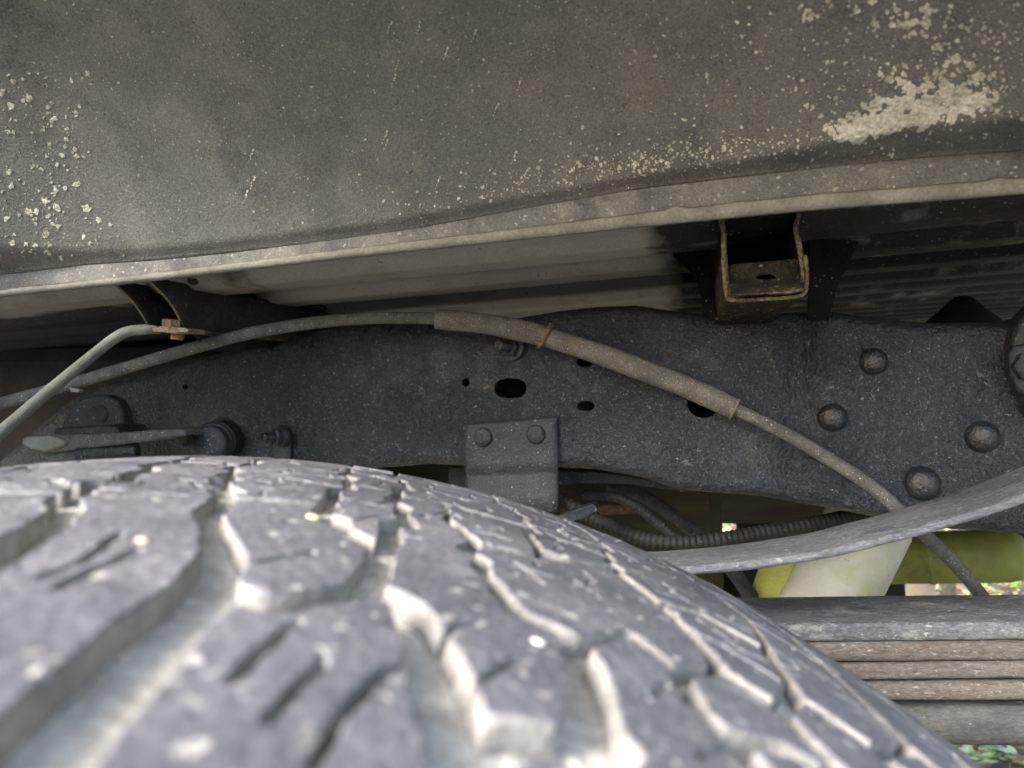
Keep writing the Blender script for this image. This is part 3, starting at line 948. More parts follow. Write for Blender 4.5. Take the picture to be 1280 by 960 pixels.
# hanger: blade, roller and half-round plate at the left end of the rail
def hanger():
    Yb = 0.505
    root = empty('spring_hanger', at(120, 570, Yb), 'flat blade and roller of a spring hanger at the left end of the rail', 'spring hanger')
    slab('half_round_plate', [(72, 545), (76, 528), (86, 511), (100, 499), (116, 494), (132, 494), (144, 500), (151, 511), (154, 528), (155, 545)], 0.56, 0.012, M['bracket'], root, bev=0.002)
    lathe('boss', at(124, 518, 0.56), Vector((0, -1, 0)), [(-0.002, 0.0075), (0.0008, 0.0072), (0.0016, 0.006), (0.002, 0.002)], M['frame_plain'], root)
    # blade with rounded pale tip
    out = [(27, 549), (33, 545.5), (60, 543), (110, 543), (150, 541), (185, 538), (215, 536.5), (232, 538), (232, 545), (200, 549), (165, 554), (130, 558), (95, 562), (60, 567), (50, 567), (36, 563), (26, 558)]
    slab('blade', out, Yb, 0.04, M['hose'], root, bev=0.0022, seg=3)
    slab('upper_block', [(66, 545), (64, 539), (68, 535), (130, 531.5), (144, 533), (147, 538), (150, 543), (110, 545)], Yb + 0.004, 0.03, M['frame_plain'], root, bev=0.0016)
    slab('blade_tip', [(25.5, 550), (31, 546), (62, 544.5), (76, 549), (82, 553), (78, 558), (54, 565), (36, 561), (27, 556)], Yb - 0.0035, 0.03, M['pipe'], root, bev=0.0025, seg=3)
    slab('tongue', [(40, 563), (100, 563), (100, 571), (92, 576), (74, 579), (56, 575)], Yb + 0.006, 0.02, M['hose'], root, bev=0.002)
    p0, p1 = at(96, 569, Yb + 0.004), at(173, 563, Yb + 0.012)
    lathe('roller', p0, p1 - p0, [(0, 0.0052), (0.001, 0.0064), ((p1 - p0).length - 0.001, 0.0064), ((p1 - p0).length, 0.0052)], M['frame_plain'], root)
    lathe('pivot_rust', at(232, 548, Yb + 0.01), Vector((0.5, -1, 0)), [(0, 0.006), (0.006, 0.005), (0.008, 0.002)], M['rustydark'], root)


hanger()

# bracket with hex nut on the far right of the rail
def right_bracket():
    Yf = lambda x: td(x, FRY) - 0.010
    root = empty('damper_mount', at(1290, 520, Yf(1290)), 'black mounting plate with hex nut at the right edge above the helper spring', 'mounting plate')
    slab('plate', [(1272, 405), (1282, 392), (1300, 372), (1400, 350), (1400, 560), (1310, 540), (1286, 520), (1278, 485), (1268, 462), (1266, 430)], Yf, 0.02, M['frame_plain'], root, bev=0.004, seg=3)
    slab('raised_rim', [(1262, 440), (1270, 432), (1300, 425), (1360, 440), (1360, 500), (1300, 505), (1272, 488), (1264, 468)], lambda x: Yf(x) - 0.004, 0.01, M['frame_plain'], root, bev=0.002)
    lathe('nut', at(1283, 458, Yf(1283) - 0.004), -E2, [(0, 0.0085), (0.006, 0.0085), (0.0068, 0.0072)], M['frame_plain'], root, segs=6, sharp=20)


right_bracket()

# ------------------------------------------------------------------ cross sills of the load bed
def u_sill(name, label, left, bottom, right, Ynear, Yfar, group):
    pass


def sill_right():
    Yn = 0.338
    root = empty('bed_cross_sill', at(955, 375, Yn), 'open rusty end of the box sill under the bed, right of the middle', 'cross sill', 'cross sills under the load bed')
    prof = [(898, 270), (902, 279), (905, 290), (904.5, 305), (906, 325), (908, 350), (911, 364), (916, 369), (950, 367.5), (990, 364), (1000, 361), (1003, 354), (1004, 338), (1001, 318), (998, 302), (995, 288), (996, 276), (999, 266)]
    prof = [(p.x, p.y) for p in catmull([(a, b, 0) for a, b in prof], 4)]
    V = []
    d_ = [0, 0.004, 0.05, 0.3, 0.9]
    for x, y in prof:
        p = at(x, y, Yn + 0.0012 * noise.noise(Vector((x * .06, y * .06, 0))))
        p.z += 0.0005 * noise.noise(Vector((x * .2, y * .2, 0)))
        for k in d_:
            V.append(p + E2 * k)
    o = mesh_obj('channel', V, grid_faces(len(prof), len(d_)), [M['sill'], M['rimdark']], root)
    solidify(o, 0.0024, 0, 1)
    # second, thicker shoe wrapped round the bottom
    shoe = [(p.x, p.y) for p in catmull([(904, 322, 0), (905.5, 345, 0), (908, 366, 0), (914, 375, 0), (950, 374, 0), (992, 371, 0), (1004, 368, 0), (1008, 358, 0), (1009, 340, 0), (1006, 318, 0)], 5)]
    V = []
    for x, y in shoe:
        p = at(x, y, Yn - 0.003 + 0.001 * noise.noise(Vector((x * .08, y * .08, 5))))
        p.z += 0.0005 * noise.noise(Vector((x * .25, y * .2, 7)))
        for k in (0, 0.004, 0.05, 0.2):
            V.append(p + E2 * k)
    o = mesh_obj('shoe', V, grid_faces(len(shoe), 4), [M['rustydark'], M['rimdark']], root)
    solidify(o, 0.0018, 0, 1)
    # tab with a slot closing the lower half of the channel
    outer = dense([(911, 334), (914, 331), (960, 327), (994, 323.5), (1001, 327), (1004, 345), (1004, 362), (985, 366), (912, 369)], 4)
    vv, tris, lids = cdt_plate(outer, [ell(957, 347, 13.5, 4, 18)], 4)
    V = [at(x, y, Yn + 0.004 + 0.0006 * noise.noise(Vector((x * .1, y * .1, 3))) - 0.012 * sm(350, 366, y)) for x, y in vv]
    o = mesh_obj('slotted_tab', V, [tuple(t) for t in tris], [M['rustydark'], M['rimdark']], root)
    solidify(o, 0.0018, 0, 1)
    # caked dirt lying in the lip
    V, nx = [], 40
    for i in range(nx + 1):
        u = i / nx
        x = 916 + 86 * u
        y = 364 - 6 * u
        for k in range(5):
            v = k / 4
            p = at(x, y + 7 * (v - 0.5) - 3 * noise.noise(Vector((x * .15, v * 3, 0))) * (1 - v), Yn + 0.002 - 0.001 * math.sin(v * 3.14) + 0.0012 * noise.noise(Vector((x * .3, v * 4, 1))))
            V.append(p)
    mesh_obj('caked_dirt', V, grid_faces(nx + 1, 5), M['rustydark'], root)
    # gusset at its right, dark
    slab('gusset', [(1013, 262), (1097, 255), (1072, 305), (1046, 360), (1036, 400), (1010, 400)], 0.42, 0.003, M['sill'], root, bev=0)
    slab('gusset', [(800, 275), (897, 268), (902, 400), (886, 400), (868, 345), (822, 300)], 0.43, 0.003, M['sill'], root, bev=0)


def sill_left():
    root = empty('bed_cross_sill', at(205, 410, 0.43), 'black box sill with pale curved edges at the left, pipe bolted to it', 'cross sill', 'cross sills under the load bed')
    mats = [M['sillleft'], M['rimrust']]

    def wall(top, bot, topc, name):
        # near edge from (px,py,Y) top to bottom, curved, then back along E2
        V = []
        n = 9
        fars = [0, 0.006, 0.08, 0.25, 0.6]
        for i in range(n):
            t = i / (n - 1)
            a = at(*top); b = at(*bot)
            p = a.lerp(b, t) + Vector((topc * math.sin(math.pi * t) , 0, 0.25 * topc * math.sin(math.pi * t)))
            for k in fars: V.append(p + E2 * k)
        o = mesh_obj(name, V, grid_faces(n, len(fars)), mats, root)
        solidify(o, 0.0018, 0, 1)
    wall((136, 349, 0.412), (187, 411, 0.445), 0.0025, 'side_wall')
    wall((178, 345, 0.402), (230, 411, 0.432), 0.0030, 'side_wall')
    # bottom
    V = []
    a, b = at(187, 411, 0.445), at(230, 411, 0.432)
    c = at(262, 432, 0.50)
    for k in (0, 0.006, 0.1, 0.3, 0.6):
        V += [a + E2 * k, b + E2 * k]
    o = mesh_obj('bottom_plate', V, grid_faces(5, 2), mats, root)
    solidify(o, 0.0018, 0, 1)
    # outer reinforcing shoe on the near wall: reaches the bottom of the picture gap
    wallY = lambda x: 0.432 + (x - 230) * 0.00125
    slab('reinforcement', [(232, 412), (262, 437), (290, 441), (350, 432), (400, 420), (420, 395), (340, 376), (288, 360), (250, 352), (236, 356), (226, 370), (229, 395)],
         lambda x: 0.437 + (x - 230) * 0.0011, 0.002, M['sillleft'], root, bev=0, direc=Vector((-0.3, 1, 0)).normalized())
    # folded seam and dusty rim strips
    tube('weld_seam', [at(286, 368, 0.494), at(286.5, 395, 0.494), at(286, 424, 0.494)], 0.0007, M['rimrust'], root, segs=6)
    tube('rolled_edge', catmull([at(240, 350, 0.43), at(262, 352, 0.455), at(292, 361, 0.488), at(340, 374, 0.54), (at(460, 392, 0.66))], 5), 0.0028, M['sillleft'], root, segs=8)
    tube('bottom_edge', catmull([at(229, 412, 0.431), at(250, 416, 0.455), at(275, 421, 0.48)], 4), 0.0009, M['rimrust'], root, segs=6)


sill_right()
sill_left()

# bolt through the sill and pipe
def pipe_and_bolt():
    root = empty('bent_pipe', at(60, 500, 0.40), 'pale grey bent pipe running down left from the rusty bolt', 'pipe')
    P = catmull([at(-200, 690, 0.27), at(-60, 588, 0.32), at(0, 541, 0.345), at(60, 490, 0.375), at(110, 449, 0.40), at(140, 425, 0.413), at(158, 415, 0.418), at(178, 412, 0.421), at(198, 412, 0.423)], 8)
    n = len(P)
    tube('tube', P, lambda t: 0.0031 if t < 0.84 else 0.0031 + 0.0008 * sm(0.84, 1, t), M['pipe'], root, segs=16,
         flat=lambda t: (1 + 0.55 * sm(0.86, 1, t), 1 - 0.62 * sm(0.86, 1, t)))
    slab('flattened_end', [(190, 409), (205, 407.5), (232, 410), (236, 413), (232, 416), (205, 415), (190, 414.5)], 0.416, 0.016, M['rimrust'], root, bev=0.0005)
    b = empty('rusty_bolt', at(217, 412, 0.424), 'rusty brown bolt clamping the pale pipe end to the sill', 'bolt')
    ax = Vector((0.12, -0.1, 1))
    lathe('bolt_head', at(214, 409.5, 0.421), ax, [(0, 0.0056), (0.0042, 0.0056), (0.0048, 0.0048)], M['rust'], b, segs=6, sharp=20)
    lathe('washer', at(221, 416, 0.421), ax, [(0, 0.0070), (0.0012, 0.0070)], M['rimrust'], b)
    lathe('threaded_end', at(221.5, 424.5, 0.421), ax, [(0, 0.0034), (0.0006, 0.0040), (0.0012, 0.0036), (0.0018, 0.0040), (0.0024, 0.0036), (0.0044, 0.0040)], M['rust'], b, segs=12)


pipe_and_bolt()

# ------------------------------------------------------------------ brake cable across the rail
def cable():
    root = empty('brake_cable', at(640, 408, 0.47), 'long dusty cable arching across the chassis rail with a brown sleeve', 'cable')
    pts = [(-220, 560, .50), (-60, 522, .48), (0, 505, .47), (50, 491, .468), (90, 480, .466), (150, 462, .464), (200, 447, .462), (260, 430, .462), (320, 415, .462), (400, 402.5, .464), (470, 397.5, .466), (545, 398.5, .468), (600, 404, .466), (640, 411, .464),
           (680, 421, .461), (750, 443, .456), (820, 469, .449), (870, 489, .443), (918, 511, .437), (980, 541, .428), (1040, 576, .418), (1085, 605, .411), (1115, 630, .405), (1140, 655, .405), (1165, 677, .42), (1200, 712, .43), (1235, 755, .44), (1290, 830, .45)]
    P = catmull([at(*p) for p in pts], 8)
    tube('cable_sheath', P, 0.0040, M['hose'], root, segs=16, wob=0.0002)
    sl = catmull([at(*p) for p in pts[11:19]], 8)
    n = len(sl)
    tube('sleeve', sl, lambda t: 0.0068 + 0.0002 * math.sin(t * 23), M['sleeve'], root, segs=24, wob=0.0004)
    # dark mouth of the sleeve
    d = (sl[-1] - sl[-2]).normalized()
    lathe('sleeve_mouth', sl[-1] - d * 0.0005, d, [(0, 0.0066), (0.0008, 0.0071), (0.0012, 0.0068), (0.0009, 0.0058), (-0.0004, 0.0045)], M['rimrust'], root, segs=24)
    # rusty wire clip
    i = min(range(n), key=lambda k: (sl[k] - at(680, 421, .461)).length)
    c = sl[i]; d = (sl[i + 1] - sl[i - 1]).normalized()
    s = d.cross(Vector((0, 0, 1))).normalized(); u = s.cross(d)
    ring = []
    for k in range(30):
        a = math.radians(-60 + 290 * k / 29)
        ring.append(c + (s * math.cos(a) + u * math.sin(a)) * (0.0083 + 0.0004 * math.sin(k)) + d * 0.0022 * math.sin(a * 1.0 + 0.6))
    tube('wire_clip', ring, 0.0015, M['rust'], root, segs=8)
    # tiny lug under the cable at the left
    slab('lug', [(86, 484), (99, 487), (98, 490.5), (88, 490)], 0.462, 0.004, M['pipe'], root, bev=0.0004)


cable()

# ------------------------------------------------------------------ leaf spring pack
def leaf(name, topfront, Yf, width, thick, mt, parent, rnd=0.0016):
    """a spring leaf: its front top edge follows the photo points; rectangular section with rolled edges"""
    pts = catmull([at(x, y, Yf(x) if callable(Yf) else Yf) for x, y in topfront], 10)
    sec = []
    hw, r = width, rnd
    for cx, cz, a0 in ((r, -r, 180), (hw - r, -r, 90), (hw - r, -thick + r, 0), (r, -thick + r, -90)):
        for k in range(4):
            a = math.radians(a0 - 30 * k)
            sec.append((cx + r * math.cos(a), cz + r * math.sin(a)))
    V = []
    n = len(pts)
    for i, p in enumerate(pts):
        d = (pts[min(i + 1, n - 1)] - pts[max(i - 1, 0)]).normalized()
        up = Vector((0, 1, 0)).cross(d) * -1
        if up.z < 0: up = -up
        for a, b in sec:
            q = p + Vector((0, a, 0)) + up * b
            q.z += 0.0003 * noise.noise(q * 60)
            V.append(q)
    Fc = [(i * 16 + k, i * 16 + (k + 1) % 16, (i + 1) * 16 + (k + 1) % 16, (i + 1) * 16 + k) for i in range(n - 1) for k in range(16)]
    Fc += [tuple(range(16)), tuple(range((n - 1) * 16, n * 16))]
    return fix_normals(mesh_obj(name, V, Fc, mt, parent, sharp=60))


def springs():
    Y = 0.36
    root = empty('leaf_spring_pack', at(1150, 940, Y), 'stack of grey and rusty spring leaves at lower right beside the tyre', 'leaf spring')
    px = (560, 760, 960, 1120, 1280, 1460, 1700)

    def line(a, b, sag=0):
        return [(x, a + (b - a) * (x - 960) / 320 + sag * ((x - 1120) / 320) ** 2) for x in px]
    leaf('leaf', line(781, 777, 2), Y, 0.048, 23.5 / F * Y, M['leaf_top'], root, 0.0022)
    leaf('leaf', line(806, 803, 1), Y - 0.001, 0.05, 23.5 / F * Y, M['leaf_rust'], root, 0.0026)
    leaf('leaf', line(831, 827, 1), Y, 0.05, 22 / F * Y, M['leaf_rust'], root, 0.0026)
    leaf('leaf', line(855, 853, 1), Y + 0.001, 0.05, 24 / F * Y, M['leaf_rust'], root, 0.003)
    leaf('leaf', line(882, 885, 1), Y + 0.006, 0.05, 56 / F * Y, M['leaf_dark'], root, 0.009)
    r2 = empty('helper_spring', at(1050, 690, 0.33), 'single curved grey spring leaf sweeping up to the right edge', 'leaf spring')
    leaf('leaf', [(640, 700), (740, 708), (820, 710), (880, 707), (950, 700), (1040, 686), (1110, 669), (1180, 650), (1240, 632), (1290, 614), (1400, 570), (1500, 525)], 0.335, 0.035, 12 / F * 0.335, M['leaf_blue'], r2, 0.002)


springs()

# ------------------------------------------------------------------ corrugated conduits and the things under the rail
def conduit(name, pts, r, pitch, label, parent=None):
    P = catmull([at(*p) for p in pts], 40)
    # resample
    L = [0]
    for a, b in zip(P, P[1:]): L.append(L[-1] + (b - a).length)
    n = int(L[-1] / (pitch / 4))
    xs = np.linspace(0, L[-1], n)
    arr = np.array([tuple(p) for p in P])
    Q = np.stack([np.interp(xs, L, arr[:, k]) for k in range(3)], 1)
    prof = (0.87, 1.0, 1.0, 0.87)
    cnt = [0]
    o = tube(name, [Vector(q) for q in Q], lambda t: r * prof[int(round(t * (n - 1))) % 4], M['conduit'], segs=16, origin=at(*pts[0]))
    tag(o, label, 'conduit', 'corrugated conduits below the rail')
    return o


conduit('corrugated_conduit', [(690, 620, .50), (742, 648, .49), (775, 663, .48), (805, 674, .475), (842, 679, .47), (892, 676, .47), (942, 668, .475), (1000, 658, .48), (1060, 646, .49), (1120, 630, .50)], 0.0054, 0.0040,
        'thicker ribbed black conduit lying along the top of the helper spring')
conduit('corrugated_conduit', [(730, 618, .56), (750, 619, .55), (775, 623, .54), (800, 636, .53), (822, 654, .52), (850, 676, .51), (880, 700, .51)], 0.0040, 0.0032,
        'thinner ribbed black conduit curving down behind the thicker conduit')
o = tube('rubber_hose', catmull([at(760, 606, .66), at(800, 618, .65), at(835, 640, .63), (at(880, 674, .61)), at(915, 712, .60), at(948, 760, .60)], 8), 0.0062, M['hosedark'], origin=at(880, 674, .61))
tag(o, 'smooth dark hose slanting down behind the helper spring', 'hose')
o = slab('angled_tab', [(712, 640), (741, 629.5), (747, 634), (746, 640), (728, 650), (700, 655), (690, 650)], 0.45, 0.012, M['bracket'], None, origin=at(720, 645, .45), bev=0.0008)
tag(o, 'small grey metal tab poking out beside the tyre edge', 'metal tab')

# inner rail lip below the main rail
o = slab('inner_rail_lip', [(560, 583), (700, 588), (745, 589), (800, 597), (850, 608), (880, 612), (862, 616), (840, 613), (790, 606), (720, 604), (690, 608), (560, 612)], lambda x: td(x, 0.56), 0.03, M['frame_plain'], None,
         origin=at(760, 600, .56), bev=0.001)
tag(o, 'thin dark steel lip showing just below the chassis rail', 'rail lip')


def shock():
    a, b = at(1086, 652, 0.555), at(1005, 810, 0.53)
    d = (b - a).normalized()
    root = empty('shock_absorber', b, 'white painted shock absorber tube slanting between helper spring and leaf pack', 'shock absorber')
    L = (b - a).length
    lathe('outer_tube', a, d, [(-0.006, 0.012), (-0.004, 0.030), (0, 0.0315), (L, 0.0315), (L + 0.06, 0.0315), (L + 0.062, 0.01)], M['white'], root, segs=48)
    a2, b2 = at(1000, 690, 0.615), at(963, 800, 0.60)
    d2 = (b2 - a2).normalized()
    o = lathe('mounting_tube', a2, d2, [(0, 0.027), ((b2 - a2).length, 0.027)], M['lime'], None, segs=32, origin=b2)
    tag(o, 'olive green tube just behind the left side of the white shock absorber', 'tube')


shock()


def tailpipe():
    a, b = at(1040, 700, 0.80), at(1262, 694, 0.72)
    d = (b - a).normalized(); L = (b - a).length
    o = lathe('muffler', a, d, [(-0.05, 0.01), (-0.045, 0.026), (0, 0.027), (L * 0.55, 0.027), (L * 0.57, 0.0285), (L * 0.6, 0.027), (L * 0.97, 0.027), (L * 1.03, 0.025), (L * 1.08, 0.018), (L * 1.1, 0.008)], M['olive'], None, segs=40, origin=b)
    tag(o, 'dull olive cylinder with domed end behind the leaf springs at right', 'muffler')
    o = slab('hanger_plate', [(1262, 655), (1330, 650), (1330, 735), (1288, 732), (1276, 715), (1280, 690), (1270, 665)], 0.78, 0.004, M['black'], None, origin=at(1300, 700, .78), bev=0.001)
    tag(o, 'dark plate at the end of the olive cylinder', 'plate')


tailpipe()


# underbody further in: dark and mostly out of the light
def underbody():
    def box(name, x0, x1, y0, y1, z0, z1, mt, label, cat, rot=True, bev=0.004):
        V = []
        for x in (x0, x1):
            for y in (y0, y1):
                for z in (z0, z1):
                    p = Vector((0, y, z)) + (E1 * x if rot else Vector((x, 0, 0)))
                    V.append(p)
        Fc = [(0, 1, 3, 2), (4, 6, 7, 5), (0, 4, 5, 1), (2, 3, 7, 6), (0, 2, 6, 4), (1, 5, 7, 3)]
        o = fix_normals(mesh_obj(name, V, Fc, mt, None, origin=Vector(((x0 + x1) / 2, y0, z0)), smooth=False))
        bevel(o, bev, 2)
        tag(o, label, cat)
        return o
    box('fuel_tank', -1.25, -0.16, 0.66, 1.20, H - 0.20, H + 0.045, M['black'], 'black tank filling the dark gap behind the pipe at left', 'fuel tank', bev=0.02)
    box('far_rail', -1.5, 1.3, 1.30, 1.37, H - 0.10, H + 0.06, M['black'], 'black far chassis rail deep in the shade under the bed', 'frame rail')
    YB = 0.86
    def pslab(name, out, Y, dep, mt, label, cat):
        o = slab(name, out, Y, dep, mt, None, origin=at(*out[0], Y), bev=0.0015)
        tag(o, label, cat)
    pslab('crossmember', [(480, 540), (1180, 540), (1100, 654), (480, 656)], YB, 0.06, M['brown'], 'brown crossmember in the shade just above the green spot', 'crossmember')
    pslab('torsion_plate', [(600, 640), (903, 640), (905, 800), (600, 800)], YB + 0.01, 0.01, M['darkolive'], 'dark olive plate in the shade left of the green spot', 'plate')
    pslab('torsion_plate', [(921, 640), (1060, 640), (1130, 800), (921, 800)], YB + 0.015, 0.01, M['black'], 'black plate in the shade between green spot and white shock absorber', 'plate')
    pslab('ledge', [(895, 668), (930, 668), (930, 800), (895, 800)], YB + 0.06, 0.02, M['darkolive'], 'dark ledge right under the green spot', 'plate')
    pslab('angle_strip', [(700, 633), (800, 630), (802, 642), (700, 646)], YB - 0.02, 0.006, M['rust'], 'rusty brown strip behind the ribbed conduits', 'steel strip')
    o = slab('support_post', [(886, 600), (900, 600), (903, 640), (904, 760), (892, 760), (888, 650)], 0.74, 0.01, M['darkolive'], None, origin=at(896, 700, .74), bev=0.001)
    tag(o, 'thin olive upright post below the rail beside the green spot', 'post')
    pslab('angle_strip', [(1106, 712), (1130, 712), (1137, 800), (1075, 800)], 0.90, 0.006, M['black'], 'black strip just right of the white shock absorber', 'steel strip')
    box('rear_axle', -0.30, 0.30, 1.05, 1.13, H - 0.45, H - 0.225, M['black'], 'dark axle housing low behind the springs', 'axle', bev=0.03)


underbody()


def stems():
    for name, px, wpx, py0, Y, m, lab in (('cut_stump', 1148, 17, 700, 2.2, 'l1', 'pale sawn stump on the ground seen right of the white shock absorber'),
                                          ('thin_stem', 1184, 8, 690, 2.3, 'rimrust', 'thin grey stem on the ground just left of the dark cable')):
        r = wpx / F * Y
        z0 = 0.0
        zt = H - (py0 - 480) / F * Y
        c = Vector(((px - 640) / F * Y, Y, z0))
        o = lathe(name, c, Vector((0.03, 0, 1)), [(-0.02, r * 1.3), (0.02, r * 1.05), (zt * 0.5, r), (zt, r * 0.93), (zt + 0.003, r * 0.7)], M[m], None, segs=18, origin=c)
        tag(o, lab, 'stump' if 'stump' in name else 'plant')


stems()
# rubber bump stop behind the rail
lathe_o = lathe('bump_stop', at(1203, 420, 0.60), Vector((0, 0, 1)), [(0, 0.034), (0.008, 0.032), (0.016, 0.024), (0.023, 0.016), (0.029, 0.011), (0.033, 0.006), (0.034, 0.001)], M['black'], None, segs=32, origin=at(1203, 420, .60))
tag(lathe_o, 'black rubber cone standing behind the top of the rail at right', 'bump stop')

# ------------------------------------------------------------------ tyre
XC, ZC, YD, R0, TW, CR = -0.1134, -0.4172, 0.272, 0.390, 0.250, 0.006
DEPTH = 9.0     # groove depth, mm


def gdepth(v):   # the shoulder far from the camera is worn nearly flat
    return 1.8 + 1.4 * sm(25, 80, v) + 2.0 * sm(110, 170, v)



def tyre_r(v):   # v in mm across the tread from the far shoulder
    q = (v - TW * 500) / (TW * 500)
    r = R0 * 1000 + CR * 1000 * (1 - min(1, q * q))
    for e in (-v, v - TW * 1000):
        t = e + 9
        if t > 0: r -= t * t / 30.0
    return r


def tyre_pt(u, v, h=0):
    """u: arc length mm from the crown towards +X, v: mm from far shoulder towards the camera, h: height above the tread"""
    r = (tyre_r(v) + h) / 1000
    a = u / (R0 * 1000)
    return Vector((XC + r * math.sin(a), YD - v / 1000, H + ZC + r * math.cos(a)))


def tyre_uv(px, py):
    dx, dz = (px - 640) / F, -(py - 480) / F
    Y = 0.02
    while Y < 0.32:
        x, z = dx * Y - XC, dz * Y - ZC
        if math.hypot(x, z) * 1000 < tyre_r((YD - Y) * 1000):
            return (1000 * R0 * math.atan2(x, z), 1000 * (YD - Y))
        Y += 0.0004
    return None


SECT = math.radians(45) * R0 * 1000      # 306.3 mm
U0 = -96.0
G = []   # grooves: (width, [(u, v)...])


def gr(wd, *pts): G.append((wd, list(pts)))


gr(6.0, (-3, -22), (5, 20), (12, 60), (20, 100), (23, 122), (27, 136), (33, 144), (37, 156), (40, 172), (44, 200), (40, 255))
gr(6.0, (20, -22), (28, 20), (33, 60), (38, 85), (44, 103), (51, 118), (54, 134), (58, 141), (66, 156), (70, 172), (71, 188), (72, 201), (74, 218), (70, 255))
gr(5.0, (50, -22), (54, 10), (61, 39), (66, 70), (69, 98), (71, 112), (78, 127), (86, 134))
gr(5.5, (65, -22), (72, 20), (79, 47), (82, 76), (86, 100), (88, 126), (89, 145), (90, 158), (97, 162), (102, 174), (106, 188), (111, 203), (113, 225), (108, 255))
gr(5.0, (71, 172), (80, 173), (90, 160))
gr(4.0, (100, -22), (109, 26), (115, 46), (118, 65), (119, 90), (121, 105))
gr(4.5, (121, 105), (135, 94), (141, 90))
gr(4.5, (121, 105), (105, 113), (107, 133), (110, 140), (115, 152), (124, 155))
gr(4.0, (105, 113), (98, 95), (88, 100))
gr(4.0, (131, -22), (134, 5), (142, 50), (142, 78), (141, 94), (147, 108), (151, 123), (153, 143))
gr(5.0, (124, 155), (125, 172), (124, 190), (127, 215), (128, 255))
gr(4.0, (124, 157), (136, 143), (142, 154), (142, 166), (146, 175), (150, 190), (149, 220), (154, 255))
gr(4.0, (142, 154), (153, 143))
gr(4.0, (153, 143), (161, 152), (170, 138))
gr(4.0, (161, 152), (165, 175), (166, 210), (172, 255))
gr(3.6, (160, -22), (165, 15), (170, 34), (177, 51), (182, 74), (178, 96), (173, 117), (170, 138), (180, 150), (183, 175), (184, 205), (190, 255))
gr(3.6, (188, -22), (195, 20), (203, 54), (199, 90), (197, 106), (194, 135), (202, 160), (206, 200), (204, 255))
gr(4.0, (182, 78), (199, 92))
gr(4.0, (180, 150), (194, 137))
gr(4.0, (142, 60), (118, 66))
gr(4.0, (79, 47), (61, 40))
gr(4.0, (33, 60), (12, 58))
gr(4.0, (70, 108), (51, 116))
gr(4.5, (23, 122), (10, 112))
for wd, *pts in ((3.0, (54, 12), (72, 18)), (3.0, (72, 20), (90, 14), (107, 20)), (3.2, (82, 76), (95, 70), (118, 72)), (3.0, (109, 26), (122, 20), (138, 26)), (3.2, (142, 48), (156, 42), (172, 40)),
                 (2.6, (166, 16), (180, 12), (194, 16)), (3.0, (148, 110), (160, 104), (174, 112)), (3.0, (28, 20), (40, 14), (55, 16)), (3.2, (38, 85), (52, 78), (67, 80)), (3.0, (36, 72), (50, 66), (64, 60)),
                 (2.8, (79, 47), (92, 52), (115, 46)), (2.8, (118, 88), (130, 74), (142, 78)), (2.6, (177, 52), (190, 46), (202, 52)), (2.6, (97, 94), (96, 84), (95, 71)), (2.6, (128, 55), (131, 66)),
                 (4.5, (112, 192), (126, 187)), (3.4, (145, 172), (156, 168), (166, 176)), (3.0, (170, 136), (158, 126), (151, 124)), (2.6, (12, 56), (20, 44), (33, 46)), (2.6, (23, 120), (36, 112), (46, 106)),
                 (2.4, (60, 34), (74, 34)), (2.4, (88, 36), (110, 34)), (2.4, (125, 38), (139, 38)), (3.0, (184, 178), (205, 176))):
    gr(wd, *pts)
# further left, seen only along the far edge
for k, du in enumerate((-34, -66)):
    gr(5.5, *[(u + du, v) for u, v in ((-3, -22), (5, 20), (12, 60), (20, 100), (23, 122), (27, 136), (33, 144), (40, 172), (44, 200), (40, 255))])
    gr(4.0, (12 + du, 60), (12 + du + 34, 56))
    gr(4.0, (27 + du, 136), (27 + du + 34, 128))
seam = [(-96, -22), (-90, 20), (-84, 60), (-88, 100), (-90, 140), (-82, 180), (-86, 220), (-84, 255)]
gr(5.0, *seam)
gr(5.0, *[(u + SECT, v) for u, v in seam])
# sipes, from the photo
for wd, pl in ((1.3, [(45, 727), (98, 706), (150, 668)]), (1.5, [(75, 738), (120, 712), (172, 688)]), (1.2, [(322, 702), (360, 694), (395, 689)]),
               (1.6, [(288, 852), (330, 812), (372, 776)]), (1.5, [(335, 905), (368, 868), (402, 826)]), (1.6, [(385, 965), (430, 895), (476, 842), (500, 835)]),
               (1.2, [(552, 797), (572, 780), (602, 775)]), (1.2, [(580, 858), (610, 842), (642, 826), (660, 826)]), (1.0, [(445, 650), (470, 645), (488, 645)]),
               (1.0, [(520, 645), (560, 640), (600, 660)]), (1.0, [(640, 700), (660, 712), (680, 730)]), (1.0, [(805, 878), (822, 862), (838, 857)]),
               (1.0, [(865, 955), (880, 942), (905, 938)]), (1.0, [(700, 660), (715, 672), (735, 678)]), (1.0, [(840, 790), (865, 800), (880, 815)]),
               (0.9, [(210, 595), (240, 600), (250, 610)]), (0.9, [(320, 600), (350, 605), (380, 604)]), (1.0, [(530, 610), (560, 618), (585, 628)])):
    q = [tyre_uv(*p) for p in pl]
    q = [p for p in q if p]
    if len(q) > 1: gr(wd, *q)
for (u, v) in ((70, 15), (86, 20), (98, 45), (122, 20), (130, 40), (150, 20), (152, 60), (160, 95), (130, 120), (185, 20), (188, 110), (40, 30), (15, 20), (-15, 40), (-45, 30), (-8, 90), (-38, 90), (100, 70), (128, 75), (162, 115), (-10, 190), (-45, 200)):
    gr(0.9, (u - 5, v - 5), (u, v + 2), (u + 3, v + 8))


